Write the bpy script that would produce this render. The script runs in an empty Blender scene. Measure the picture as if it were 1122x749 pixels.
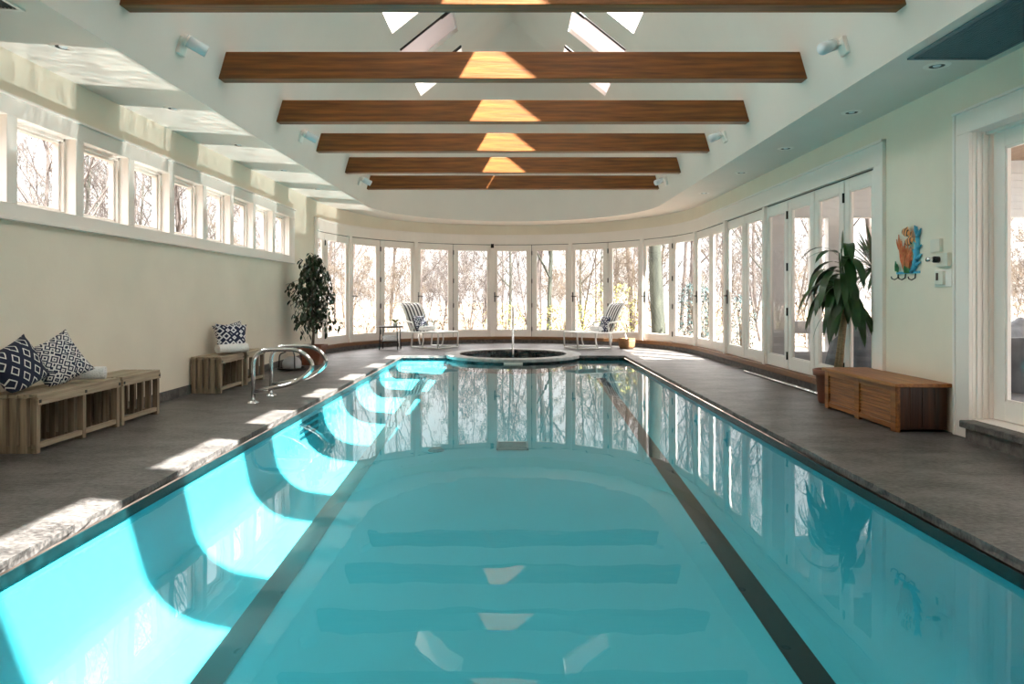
import bpy, bmesh, math, random
from mathutils import Vector, Matrix
C = bpy.context.scene.collection
PI = math.pi
sin, cos, R = math.sin, math.cos, math.radians
EYE = 1.05
F = 740.0          # focal length in pixels of the 1122 px wide frame
ORD = ['first', 'second', 'third', 'fourth', 'fifth', 'sixth', 'seventh', 'eighth', 'ninth', 'tenth', 'eleventh', 'twelfth',
       'thirteenth', 'fourteenth', 'fifteenth', 'sixteenth', 'seventeenth', 'eighteenth', 'nineteenth', 'twentieth']

# ------------------------------------------------------------------ room measures
XL, XR = -3.55, 3.42            # straight walls
CX, CY, RA = -0.065, 12.2, 3.485  # curved end: centre and radius
YB = -2.4                       # wall behind the photographer
SOF = 2.73                      # soffit height
PX, PY0, PY1 = 2.03, 0.6, 12.24  # pool edge of the deck
SPY, SPR, SPO = 12.66, 1.0, 1.27  # spa
WZ = -0.075                      # water level
DZ0, DZ1 = 0.154, 2.283         # door leaf bottom and top
def floor_z(y): return -0.95 + 0.0622 * y

# ------------------------------------------------------------------ materials
def mat(name, col, rough=0.6, metal=0.0, spec=0.5, var=0.0, vscale=6.0, bump=0.0, bscale=40.0, stretch=None, col2=None, coat=0.0):
    m = bpy.data.materials.new(name); m.use_nodes = True
    nt = m.node_tree; b = nt.nodes['Principled BSDF']
    b.inputs['Roughness'].default_value = rough
    b.inputs['Metallic'].default_value = metal
    b.inputs['Specular IOR Level'].default_value = spec
    b.inputs['Coat Weight'].default_value = coat
    b.inputs['Base Color'].default_value = (*col, 1)
    tc = nt.nodes.new('ShaderNodeTexCoord'); mp = nt.nodes.new('ShaderNodeMapping')
    nt.links.new(tc.outputs['Object'], mp.inputs['Vector'])
    if stretch: mp.inputs['Scale'].default_value = stretch
    if var > 0 or col2:
        n = nt.nodes.new('ShaderNodeTexNoise'); n.inputs['Scale'].default_value = vscale; n.inputs['Detail'].default_value = 6
        r = nt.nodes.new('ShaderNodeValToRGB')
        nt.links.new(mp.outputs[0], n.inputs['Vector']); nt.links.new(n.outputs['Fac'], r.inputs['Fac'])
        c2 = col2 if col2 else tuple(min(1, c * (1 + var)) for c in col)
        c1 = col if col2 else tuple(c * (1 - var) for c in col)
        r.color_ramp.elements[0].position = .3; r.color_ramp.elements[1].position = .7
        r.color_ramp.elements[0].color = (*c1, 1); r.color_ramp.elements[1].color = (*c2, 1)
        nt.links.new(r.outputs['Color'], b.inputs['Base Color'])
    if bump > 0:
        n2 = nt.nodes.new('ShaderNodeTexNoise'); n2.inputs['Scale'].default_value = bscale; n2.inputs['Detail'].default_value = 5
        bp = nt.nodes.new('ShaderNodeBump'); bp.inputs['Strength'].default_value = bump; bp.inputs['Distance'].default_value = .02
        nt.links.new(mp.outputs[0], n2.inputs['Vector']); nt.links.new(n2.outputs['Fac'], bp.inputs['Height'])
        nt.links.new(bp.outputs['Normal'], b.inputs['Normal'])
    return m

def clear_mat(name, tint, ior, rough=0.0, bump=0.0, bscale=3.0, gain=1.0):
    """thin clear sheet: what is not mirrored by Fresnel goes straight through"""
    m = bpy.data.materials.new(name); m.use_nodes = True
    nt = m.node_tree; nt.nodes.remove(nt.nodes['Principled BSDF']); out = nt.nodes['Material Output']
    tr = nt.nodes.new('ShaderNodeBsdfTransparent'); tr.inputs['Color'].default_value = (*tint, 1)
    gl = nt.nodes.new('ShaderNodeBsdfGlossy'); gl.inputs['Roughness'].default_value = rough
    fr = nt.nodes.new('ShaderNodeFresnel'); fr.inputs['IOR'].default_value = ior
    mx = nt.nodes.new('ShaderNodeMixShader')
    ml = nt.nodes.new('ShaderNodeMath'); ml.operation = 'MULTIPLY'; ml.inputs[1].default_value = gain; ml.use_clamp = True
    nt.links.new(fr.outputs[0], ml.inputs[0])
    nt.links.new(ml.outputs[0], mx.inputs['Fac']); nt.links.new(tr.outputs[0], mx.inputs[1]); nt.links.new(gl.outputs[0], mx.inputs[2])
    nt.links.new(mx.outputs[0], out.inputs['Surface'])
    if bump > 0:
        tc = nt.nodes.new('ShaderNodeTexCoord'); n = nt.nodes.new('ShaderNodeTexNoise')
        n.inputs['Scale'].default_value = bscale; n.inputs['Detail'].default_value = 2
        bp = nt.nodes.new('ShaderNodeBump'); bp.inputs['Strength'].default_value = bump; bp.inputs['Distance'].default_value = .02
        nt.links.new(tc.outputs['Object'], n.inputs['Vector']); nt.links.new(n.outputs['Fac'], bp.inputs['Height'])
        nt.links.new(bp.outputs['Normal'], gl.inputs['Normal']); nt.links.new(bp.outputs['Normal'], fr.inputs['Normal'])
    return m

def wood(name, c1, c2, axis=0, rough=0.45, scale=3.0):
    st = [14, 14, 14]; st[axis] = .8
    return mat(name, c1, rough, col2=c2, vscale=scale, stretch=tuple(st), bump=.15, bscale=scale * 2)

def band_mat(name, ca, cb, scale, axis, rough=.8, width=.5):
    m = bpy.data.materials.new(name); m.use_nodes = True
    nt = m.node_tree; b = nt.nodes['Principled BSDF']; b.inputs['Roughness'].default_value = rough
    tc = nt.nodes.new('ShaderNodeTexCoord'); w = nt.nodes.new('ShaderNodeTexWave'); r = nt.nodes.new('ShaderNodeValToRGB')
    w.bands_direction = axis; w.inputs['Scale'].default_value = scale
    r.color_ramp.interpolation = 'CONSTANT'; r.color_ramp.elements[1].position = width
    r.color_ramp.elements[0].color = (*ca, 1); r.color_ramp.elements[1].color = (*cb, 1)
    nt.links.new(tc.outputs['Object'], w.inputs['Vector']); nt.links.new(w.outputs['Fac'], r.inputs['Fac'])
    nt.links.new(r.outputs['Color'], b.inputs['Base Color'])
    return m

def print_fabric(name, scale, rings, rand, thr, dark, light, sx=1.0):
    """woven print: concentric lozenge outlines around the cells of a lattice"""
    m = bpy.data.materials.new(name); m.use_nodes = True
    nt = m.node_tree; b = nt.nodes['Principled BSDF']; b.inputs['Roughness'].default_value = .85
    tc = nt.nodes.new('ShaderNodeTexCoord'); mp = nt.nodes.new('ShaderNodeMapping')
    mp.inputs['Rotation'].default_value = (0, 0, 0 if rand else PI / 4); mp.inputs['Scale'].default_value = (sx, 1, .02)
    v = nt.nodes.new('ShaderNodeTexVoronoi'); v.inputs['Scale'].default_value = scale; v.inputs['Randomness'].default_value = rand
    v.distance = 'CHEBYCHEV' if not rand else 'MANHATTAN'
    mu = nt.nodes.new('ShaderNodeMath'); mu.operation = 'MULTIPLY'; mu.inputs[1].default_value = rings
    frc = nt.nodes.new('ShaderNodeMath'); frc.operation = 'FRACT'
    gt = nt.nodes.new('ShaderNodeMath'); gt.operation = 'GREATER_THAN'; gt.inputs[1].default_value = thr
    mx = nt.nodes.new('ShaderNodeMix'); mx.data_type = 'RGBA'
    mx.inputs['A'].default_value = (*dark, 1); mx.inputs['B'].default_value = (*light, 1)
    nt.links.new(tc.outputs['Object'], mp.inputs['Vector']); nt.links.new(mp.outputs[0], v.inputs['Vector'])
    nt.links.new(v.outputs['Distance'], mu.inputs[0]); nt.links.new(mu.outputs[0], frc.inputs[0]); nt.links.new(frc.outputs[0], gt.inputs[0])
    nt.links.new(gt.outputs[0], mx.inputs['Factor']); nt.links.new(mx.outputs['Result'], b.inputs['Base Color'])
    return m

M = {}
M['wall'] = mat('warm grey green plaster', (.82, .75, .625), .7, var=.03, vscale=2.5, bump=.06, bscale=25)
M['ceil'] = mat('pale grey green ceiling plaster', (.78, .72, .66), .75, var=.02, vscale=2, bump=.03, bscale=20)
M['white'] = mat('white painted joinery', (.88, .825, .77), .4, var=.015, vscale=3)
M['beam'] = wood('stained timber', (.095, .026, .003), (.30, .098, .014), 0, .5, 2.2)
M['sill'] = wood('timber sill', (.15, .065, .024), (.25, .115, .042), 0, .4)
M['stonebase'] = mat('grey stone base', (.105, .098, .092), .6, var=.45, vscale=18, bump=.5)
M['black'] = mat('black metal', (.012, .011, .010), .35, .3)
M['chrome'] = mat('polished steel', (.72, .73, .74), .12, 1.0, var=.03)
M['glass'] = clear_mat('window glass', (.97, .985, .98), 1.4, gain=.8)
M['water'] = clear_mat('pool water', (.80, .975, .98), 1.33, bump=.05, bscale=2.6, gain=1.0)
M['spawater'] = clear_mat('spa water', (.25, .55, .52), 1.33, bump=.10, bscale=5)
M['plaster'] = mat('turquoise pool plaster', (.060, .405, .475), .7, var=.05, vscale=.9)
M['tile'] = mat('dark teal waterline tile', (.003, .020, .023), .25, var=.6, vscale=16)
M['lane'] = mat('dark lane tile', (.006, .005, .004), .4, col2=(.014, .013, .010), vscale=5)
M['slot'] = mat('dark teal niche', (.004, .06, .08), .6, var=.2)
M['drain'] = mat('grey green drain cover', (.10, .25, .27), .5, var=.2)
M['coping'] = mat('pale stone coping', (.42, .41, .40), .55, var=.25, vscale=10, bump=.3)
M['bench'] = wood('weathered grey brown teak', (.16, .115, .075), (.36, .28, .195), 2, .6, 2.6)
M['benchtop'] = wood('weathered teak slat', (.22, .17, .115), (.42, .34, .24), 1, .6, 2.6)
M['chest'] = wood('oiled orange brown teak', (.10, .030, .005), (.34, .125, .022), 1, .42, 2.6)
M['chestend_shade'] = wood('red brown teak boards darkened as shade', (.012, .004, .002), (.065, .021, .007), 2, .38, 2.4)  # same teak on the ends, with their shade put into the colour
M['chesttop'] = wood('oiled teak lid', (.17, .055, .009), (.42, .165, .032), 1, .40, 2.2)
M['terracotta'] = mat('terracotta', (.22, .075, .04), .6, var=.15, vscale=8)
M['soil'] = mat('dark potting soil', (.025, .018, .012), .95, var=.4, vscale=40, bump=.5)
M['bark'] = mat('grey brown bark', (.12, .095, .07), .85, var=.4, vscale=20, stretch=(1, 1, .3), bump=.4)
M['cane'] = mat('tan ridged cane bark', (.30, .20, .11), .7, var=.3, vscale=18, stretch=(1, 1, 4), bump=.3)
M['leaf'] = mat('dark green glossy leaf', (.018, .042, .015), .4, var=.5, vscale=9)
M['leaf2'] = mat('deep green strap leaf', (.016, .060, .012), .35, var=.4, vscale=7)
M['sling'] = band_mat('black and white striped sling', (.025, .025, .03), (.78, .78, .76), 3.15, 'Y', .7, .5)
M['slingseat'] = mat('white woven sling', (.78, .78, .75), .7, var=.05, vscale=30)
M['lounge'] = mat('white powder coated frame', (.80, .79, .75), .35, var=.02)
M['towel'] = mat('white terry towel', (.84, .84, .83), .95, var=.05, vscale=60, bump=.6, bscale=120)
M['navy1'] = print_fabric('navy and white lozenge print', 10.5, 3.3 * 1.0, 0.0, .70, (.012, .018, .045), (.74, .74, .70), 1.45)
M['navy2'] = print_fabric('navy and white maze print', 19, 2.2, .55, .52, (.012, .020, .055), (.72, .72, .70))
M['navy3'] = print_fabric('navy and white small print', 13, 1.5, .4, .60, (.012, .020, .060), (.70, .72, .76))
M['basket'] = mat('brown wicker', (.20, .095, .04), .8, col2=(.36, .19, .085), vscale=10, stretch=(1, 1, 12), bump=.5)
M['vent'] = mat('blue grey vent metal', (.13, .19, .22), .5, .2, var=.06)
M['ventdark'] = mat('dark grey vent grille', (.035, .045, .045), .6, var=.1)
M['plastic'] = mat('ivory plastic', (.74, .72, .63), .4, var=.02)
M['lens'] = mat('pale glassy lens', (.72, .80, .84), .08, var=.03, spec=.8)
M['orange'] = mat('orange red painted coral', (.62, .12, .04), .5, col2=(.75, .27, .10), vscale=30)
M['blue'] = mat('turquoise painted coral', (.03, .30, .50), .5, col2=(.10, .45, .62), vscale=30)
M['green'] = mat('green painted weed', (.03, .20, .07), .5, var=.3, vscale=30)
M['fish'] = band_mat('orange black and white banded fish', (.03, .02, .02), (.85, .38, .12), 9, 'X', .4, .40)
M['greycloth'] = mat('blue grey outdoor cover', (.11, .125, .15), .6, var=.35, vscale=4, bump=.5, bscale=5)
M['siding'] = mat('pale grey siding', (.52, .53, .54), .6, var=.04)
M['porchceil'] = wood('brown porch ceiling boards', (.16, .10, .065), (.24, .16, .10), 1, .6)
M['porchfloor'] = mat('grey porch paving', (.20, .205, .22), .6, var=.2, vscale=3)
M['ground'] = mat('leaf litter ground', (.055, .036, .022), .95, col2=(.24, .19, .15), vscale=3.5, bump=.4, bscale=8)
M['treebark'] = mat('grey woodland bark', (.035, .027, .024), .9, col2=(.10, .082, .074), vscale=5, stretch=(1, 1, .3))
M['darkbark'] = mat('dark mossy bark', (.014, .017, .012), .9, col2=(.045, .050, .036), vscale=6, stretch=(1, 1, .3))
M['forsythia'] = mat('yellow green blossom', (.11, .12, .012), .7, col2=(.26, .25, .035), vscale=4)
M['evergreen'] = mat('blue green conifer foliage', (.012, .035, .035), .8, col2=(.03, .075, .075), vscale=5)
M['brush'] = mat('dry brown undergrowth twigs', (.04, .026, .017), .9, col2=(.12, .09, .06), vscale=4)
M['ball'] = mat('light grey fabric', (.42, .42, .44), .8, var=.2, vscale=8, bump=.4, bscale=10)

def blind_mat():
    m = bpy.data.materials.new('pale pink blind cloth'); m.use_nodes = True
    nt = m.node_tree; b = nt.nodes['Principled BSDF']; out = nt.nodes['Material Output']
    b.inputs['Base Color'].default_value = (.72, .64, .63, 1); b.inputs['Roughness'].default_value = .9
    t = nt.nodes.new('ShaderNodeBsdfTranslucent'); t.inputs['Color'].default_value = (.16, .13, .13, 1)
    mx = nt.nodes.new('ShaderNodeMixShader'); mx.inputs['Fac'].default_value = .35
    nt.links.new(b.outputs[0], mx.inputs[1]); nt.links.new(t.outputs[0], mx.inputs[2]); nt.links.new(mx.outputs[0], out.inputs['Surface'])
    return m
M['blind'] = blind_mat()
def deck_mat():
    m = bpy.data.materials.new('stamped slate deck'); m.use_nodes = True
    nt = m.node_tree; b = nt.nodes['Principled BSDF']; L = nt.links.new
    tc = nt.nodes.new('ShaderNodeTexCoord')
    mp = nt.nodes.new('ShaderNodeMapping'); mp.inputs['Scale'].default_value = (1, 1.6, 1)
    L(tc.outputs['Object'], mp.inputs[0])
    n = nt.nodes.new('ShaderNodeTexNoise'); n.inputs['Scale'].default_value = 2.2; n.inputs['Detail'].default_value = 9; n.inputs['Roughness'].default_value = .72
    n2 = nt.nodes.new('ShaderNodeTexNoise'); n2.inputs['Scale'].default_value = 34; n2.inputs['Detail'].default_value = 4
    v = nt.nodes.new('ShaderNodeTexVoronoi'); v.feature = 'DISTANCE_TO_EDGE'; v.inputs['Scale'].default_value = 1.15
    wp = nt.nodes.new('ShaderNodeMix'); wp.data_type = 'VECTOR'; wp.inputs['Factor'].default_value = .06
    L(mp.outputs[0], n.inputs['Vector']); L(mp.outputs[0], n2.inputs['Vector'])
    L(mp.outputs[0], wp.inputs['A']); L(n.outputs['Color'], wp.inputs['B']); L(wp.outputs['Result'], v.inputs['Vector'])
    r = nt.nodes.new('ShaderNodeValToRGB'); e = r.color_ramp.elements
    e[0].position = .33; e[0].color = (.034, .031, .030, 1); e[1].position = .68; e[1].color = (.172, .160, .152, 1)
    ad = nt.nodes.new('ShaderNodeMath'); ad.operation = 'MULTIPLY_ADD'; ad.inputs[1].default_value = .6; ad.inputs[2].default_value = -.30
    ad2 = nt.nodes.new('ShaderNodeMath'); ad2.operation = 'ADD'
    L(n2.outputs['Fac'], ad.inputs[0]); L(ad.outputs[0], ad2.inputs[0]); L(n.outputs['Fac'], ad2.inputs[1]); L(ad2.outputs[0], r.inputs['Fac'])
    cr = nt.nodes.new('ShaderNodeMapRange'); cr.inputs['From Max'].default_value = .02; cr.inputs['To Min'].default_value = .72
    L(v.outputs['Distance'], cr.inputs['Value'])
    mx = nt.nodes.new('ShaderNodeMix'); mx.data_type = 'RGBA'; mx.blend_type = 'MULTIPLY'; mx.inputs['Factor'].default_value = 1
    L(r.outputs['Color'], mx.inputs['A']); L(cr.outputs['Result'], mx.inputs['B']); L(mx.outputs['Result'], b.inputs['Base Color'])
    b.inputs['Roughness'].default_value = .42
    bp = nt.nodes.new('ShaderNodeBump'); bp.inputs['Strength'].default_value = .35; bp.inputs['Distance'].default_value = .02
    L(ad2.outputs[0], bp.inputs['Height']); L(bp.outputs['Normal'], b.inputs['Normal'])
    return m
M['deck'] = deck_mat()

# ------------------------------------------------------------------ mesh helpers
class MB:
    def __init__(s): s.v = []; s.f = []
    def add(s, vs, fs):
        o = len(s.v); s.v += [tuple(p) for p in vs]; s.f += [tuple(i + o for i in f) for f in fs]; return s
    def box(s, x0, x1, y0, y1, z0, z1, mtx=None):
        vs = [Vector((x, y, z)) for z in (z0, z1) for y in (y0, y1) for x in (x0, x1)]
        if mtx: vs = [mtx @ v for v in vs]
        return s.add(vs, [(0, 2, 3, 1), (4, 5, 7, 6), (0, 1, 5, 4), (2, 6, 7, 3), (0, 4, 6, 2), (1, 3, 7, 5)])
    def tube(s, pts, r, n=8, cap=True, closed=False):
        pts = [Vector(p) for p in pts]; m = len(pts)
        rs = r if isinstance(r, (list, tuple)) else [r] * m
        vs = []; up = None
        for i in range(m):
            if closed: t = pts[(i + 1) % m] - pts[i - 1]
            else: t = pts[min(i + 1, m - 1)] - pts[max(i - 1, 0)]
            if t.length < 1e-9: t = Vector((0, 0, 1))
            t.normalize()
            if up is None: up = t.orthogonal().normalized()
            up = up - t * up.dot(t)
            up = up.normalized() if up.length > 1e-6 else t.orthogonal().normalized()
            w = t.cross(up)
            for k in range(n):
                a = 2 * PI * k / n; vs.append(pts[i] + (up * cos(a) + w * sin(a)) * rs[i])
        fs = []
        for i in range(m if closed else m - 1):
            j = (i + 1) % m
            for k in range(n): fs.append((i * n + k, i * n + (k + 1) % n, j * n + (k + 1) % n, j * n + k))
        if cap and not closed: fs.append(tuple(range(n))[::-1]); fs.append(tuple((m - 1) * n + k for k in range(n)))
        return s.add(vs, fs)
    def lathe(s, prof, n=24, c=(0, 0, 0)):
        vs = [(c[0] + r * cos(2 * PI * k / n), c[1] + r * sin(2 * PI * k / n), c[2] + z) for r, z in prof for k in range(n)]
        fs = [(i * n + k, i * n + (k + 1) % n, (i + 1) * n + (k + 1) % n, (i + 1) * n + k) for i in range(len(prof) - 1) for k in range(n)]
        return s.add(vs, fs)
    def arcwall(s, r0, r1, z0, z1, a0, a1, n=60, c=(CX, CY)):
        """ring sector solid, angle 0 along +y, growing to +x"""
        vs = []
        for i in range(n + 1):
            a = a0 + (a1 - a0) * i / n
            for r in (r0, r1):
                for z in (z0, z1): vs.append((c[0] + r * sin(a), c[1] + r * cos(a), z))
        fs = []
        for i in range(n):
            o = 4 * i; p = o + 4
            fs += [(o, o + 1, p + 1, p), (o + 2, p + 2, p + 3, o + 3), (o + 1, o + 3, p + 3, p + 1), (o, p, p + 2, o + 2)]
        fs += [(0, 2, 3, 1), (4 * n, 4 * n + 1, 4 * n + 3, 4 * n + 2)]
        return s.add(vs, fs)
    def prism(s, poly, axis, a, b):
        """poly: 2-D outline; axis x/y/z: extruded from a to b along it"""
        def P(u, v, w): return {'x': (w, u, v), 'y': (u, w, v), 'z': (u, v, w)}[axis]
        n = len(poly)
        vs = [P(u, v, a) for u, v in poly] + [P(u, v, b) for u, v in poly]
        fs = [tuple(range(n)), tuple(range(2 * n - 1, n - 1, -1))] + [(i, i + n, (i + 1) % n + n, (i + 1) % n) for i in range(n)]
        return s.add(vs, fs)
    def build(s, name, m, parent=None, smooth=False, bevel=0.0, loc=None, subsurf=0):
        me = bpy.data.meshes.new(name); me.from_pydata(s.v, [], s.f)
        bm = bmesh.new(); bm.from_mesh(me); bmesh.ops.recalc_face_normals(bm, faces=bm.faces); bm.to_mesh(me); bm.free()
        if smooth:
            for p in me.polygons: p.use_smooth = True
        me.materials.append(m)
        o = bpy.data.objects.new(name, me); C.objects.link(o)
        if parent: o.parent = parent
        if loc: o.location = loc
        if bevel:
            b = o.modifiers.new('edge', 'BEVEL'); b.width = bevel; b.segments = 2; b.limit_method = 'ANGLE'; b.angle_limit = R(40)
        if subsurf:
            q = o.modifiers.new('round', 'SUBSURF'); q.levels = subsurf; q.render_levels = subsurf
        return o

def fill_outline(loops, name, m, parent=None):
    """flat sheet from outer and hole loops of 3-D points"""
    bm = bmesh.new()
    for lp in loops:
        vs = [bm.verts.new(p) for p in lp]
        for i in range(len(vs)): bm.edges.new((vs[i], vs[(i + 1) % len(vs)]))
    bmesh.ops.triangle_fill(bm, use_beauty=True, use_dissolve=False, edges=bm.edges[:])
    bmesh.ops.recalc_face_normals(bm, faces=bm.faces)
    for f in bm.faces:
        if f.normal.z < 0: f.normal_flip()
    me = bpy.data.meshes.new(name); bm.to_mesh(me); bm.free(); me.materials.append(m)
    o = bpy.data.objects.new(name, me); C.objects.link(o)
    if parent: o.parent = parent
    return o

def tag(o, label=None, cat=None, group=None, kind=None):
    if label: o['label'] = label
    if cat: o['category'] = cat
    if group: o['group'] = group
    if kind: o['kind'] = kind
    return o
def empty(name, loc=(0, 0, 0), rz=0.0):
    o = bpy.data.objects.new(name, None); C.objects.link(o); o.location = loc; o.rotation_euler = (0, 0, rz)
    o.empty_display_size = .1
    return o
def copy_tree(o, parent=None):
    c = o.copy(); C.objects.link(c); c.parent = parent
    for ch in list(o.children): copy_tree(ch, c)
    return c
def arc(a, r=RA): return Vector((CX + r * sin(a), CY + r * cos(a), 0))

# ------------------------------------------------------------------ deck, walls, trim
def room_outline(off=0.0, n=48, x0=None, x1=None, y0=None):
    pts = [(XL - off, YB - off), (XR + off, YB - off)]
    pts += [(CX + (RA + off) * sin(a), CY + (RA + off) * cos(a)) for a in [R(90) - PI * i / n for i in range(n + 1)]]
    return pts
rng = random.Random(4)
hole = []
def seg(p, q, n):
    for i in range(n):
        t = i / n; hole.append((p[0] + (q[0] - p[0]) * t, p[1] + (q[1] - p[1]) * t))
xi = math.sqrt(SPO ** 2 - (SPY - PY1) ** 2); ai = math.atan2(xi, PY1 - SPY)
seg((-PX, PY0), (PX, PY0), 60); seg((PX, PY0), (PX, PY1), 170); seg((PX, PY1), (xi, PY1), 10)
for i in range(40):
    a = ai - 2 * ai * i / 40; hole.append((SPO * sin(a), SPY + SPO * cos(a)))
seg((-xi, PY1), (-PX, PY1), 10); seg((-PX, PY1), (-PX, PY0), 170)
jit = [(x + rng.uniform(-.006, .006), y + rng.uniform(-.006, .006)) for x, y in hole]
deck = fill_outline([[(x, y, 0) for x, y in room_outline(.12)], [(x, y, 0) for x, y in jit]], 'floor', M['deck'])
tag(deck, 'dark grey brown stamped stone pool deck', 'floor', kind='structure')
nose = MB(); nh = len(jit)
nose.add([(x, y, 0) for x, y in jit] + [(x * 1.0 + rng.uniform(-.004, .004), y + rng.uniform(-.004, .004), -.025) for x, y in jit] + [(x, y, -.042) for x, y in hole],
         [(i, (i + 1) % nh, (i + 1) % nh + nh, i + nh) for i in range(nh)] + [(i + nh, (i + 1) % nh + nh, (i + 1) % nh + 2 * nh, i + 2 * nh) for i in range(nh)])
o = nose.build('deck_edge', M['deck'], deck)

wl = MB()
WY0, WY1 = 4.006, 10.69
wl.box(XL - .15, XL, YB - .15, CY, 0, 1.70); wl.box(XL - .15, XL, YB - .15, CY, 2.34, 2.82)
wl.box(XL - .15, XL, YB - .15, WY0 - .04, 1.70, 2.34); wl.box(XL - .15, XL, WY1 + .04, CY, 1.70, 2.34)
tag(wl.build('wall_left', M['wall']), 'plain plaster wall under the high window strip', 'wall', kind='structure')
DY = [12.61, 11.74, 10.89, 10.05, 9.185, 8.46, 7.72, 7.02, 6.38]
wr = MB()
wr.box(XR, XR + .15, YB - .15, 3.27, 0, 2.82); wr.box(XR, XR + .15, 5.07, 6.34, 0, 2.82)
wr.box(XR, XR + .15, 3.27, 5.07, DZ1 + .02, 2.82); wr.box(XR, XR + .15, 6.34, CY, DZ1 + .02, 2.82)
tag(wr.build('wall_right', M['wall']), 'plaster wall with glazed doors and coral hooks', 'wall', kind='structure')
wb = MB().box(XL - .15, XR + .15, YB - .15, YB, 0, 6.2)
tag(wb.build('wall_back', M['wall']), 'plain wall at the near end of the pool hall', 'wall', kind='structure')
wf = MB().arcwall(RA, RA + .15, DZ1 + .02, 2.82, -PI / 2, PI / 2, 72)
tag(wf.build('wall_curved', M['wall'], smooth=False), 'curved plaster band above the ring of glass doors', 'wall', kind='structure')
# header casing, sills and stone base that run round the curved end and down the right side
tr = MB().arcwall(RA - .025, RA + .05, DZ1, 2.497, -PI / 2, PI / 2, 72)
tr.box(XR - .025, XR + .05, 6.21, CY, DZ1, 2.497)
tr.arcwall(RA - .045, RA, 2.48, 2.505, -PI / 2, PI / 2, 72); tr.box(XR - .045, XR, 6.19, CY, 2.48, 2.505)
tag(tr.build('trim_1', M['white']), 'white header casing curving above the glass doors', 'trim', kind='structure')
tr = MB().box(XR - .025, XR + .06, 6.21, 6.37, 0, 2.283); tr.box(XR - .035, XR, 6.19, 6.215, 0, 2.50)
tag(tr.build('trim_2', M['white'], bevel=.004), 'white upright casing at the near end of the double doors', 'trim', kind='structure')
tr = MB().box(XL + .0, XL + .025, 12.04, 12.2, 0, 2.497)
tag(tr.build('trim_3', M['white'], bevel=.004), 'white upright casing behind the potted fig tree', 'trim', kind='structure')
sl = MB().arcwall(RA - .05, RA + .12, .085, .150, -PI / 2, PI / 2, 72)
sl.box(XR - .05, XR + .12, 6.37, CY, .085, .150)
tag(sl.build('trim_4', M['sill']), 'brown timber sill under the glass doors', 'trim', kind='structure')
sb = MB().arcwall(RA - .02, RA + .12, -.02, .085, -PI / 2, PI / 2, 72); sb.box(XR - .02, XR + .12, 6.37, CY, -.02, .085)
tag(sb.build('baseboard_curved', M['stonebase']), 'grey stone base below the timber sill', 'baseboard', kind='structure')
sb = MB().box(XL, XL + .02, YB, 12.04, 0, .095)
tag(sb.build('baseboard_left', M['stonebase']), 'low grey stone base along the plain wall', 'baseboard', kind='structure')

# ------------------------------------------------------------------ high window strip
win = MB()
Z0, Z1 = 1.715, 2.326
win.box(XL, XL + .03, WY0 - .2, WY1 + .21, Z1, 2.455); win.box(XL, XL + .055, WY0 - .2, WY1 + .23, 2.455, 2.475)
win.box(XL, XL + .03, WY0 - .2, WY1 + .21, 1.61, Z0); win.box(XL, XL + .05, WY0 - .2, WY1 + .22, 1.594, 1.618)
win.box(XL, XL + .03, WY1 - .05, WY1 + .21, Z0, Z1); win.box(XL, XL + .03, WY0 - .2, WY0 + .05, Z0, Z1)
win.box(XL - .15, XL + .001, WY0 - .04, WY1 + .04, Z1, Z1 + .03); win.box(XL - .15, XL + .001, WY0 - .04, WY1 + .04, Z0 - .03, Z0)
for k in range(1, 9):
    y = WY0 + .743 * k; win.box(XL - .15, XL + .03, y - .05, y + .05, Z0, Z1)
win.box(XL - .15, XL, WY0 - .04, WY0 + .05, Z0, Z1); win.box(XL - .15, XL, WY1 - .05, WY1 + .04, Z0, Z1)
tag(win.build('trim_5', M['white'], bevel=.004), 'white casing and posts around the high window strip', 'trim', kind='structure')
for k in range(9):
    y0 = WY0 + .743 * k + .05; y1 = WY0 + .743 * (k + 1) - .05
    w = empty('window_%d' % (k + 1), (XL - .11, (y0 + y1) / 2, Z0))
    lab = 'high square window, %s from the near end of the strip' % ORD[k]
    tag(w, lab, 'window', kind='structure')
    h = (y1 - y0) / 2; H = Z1 - Z0; fr = MB()
    for d, t, px in ((.0, .045, .03), (.03, .025, .055)):
        fr.box(-.02, px, -h, -h + t + .0, 0, H); fr.box(-.02, px, h - t, h, 0, H)
        fr.box(-.02, px, -h, h, 0, t); fr.box(-.02, px, -h, h, H - t, H)
    fr.build('window_frame', M['white'], w, bevel=.003)
    g = MB().add([(0, -h, 0), (0, h, 0), (0, h, H), (0, -h, H)], [(0, 1, 2, 3)]).build('glass', M['glass'], w)

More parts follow.
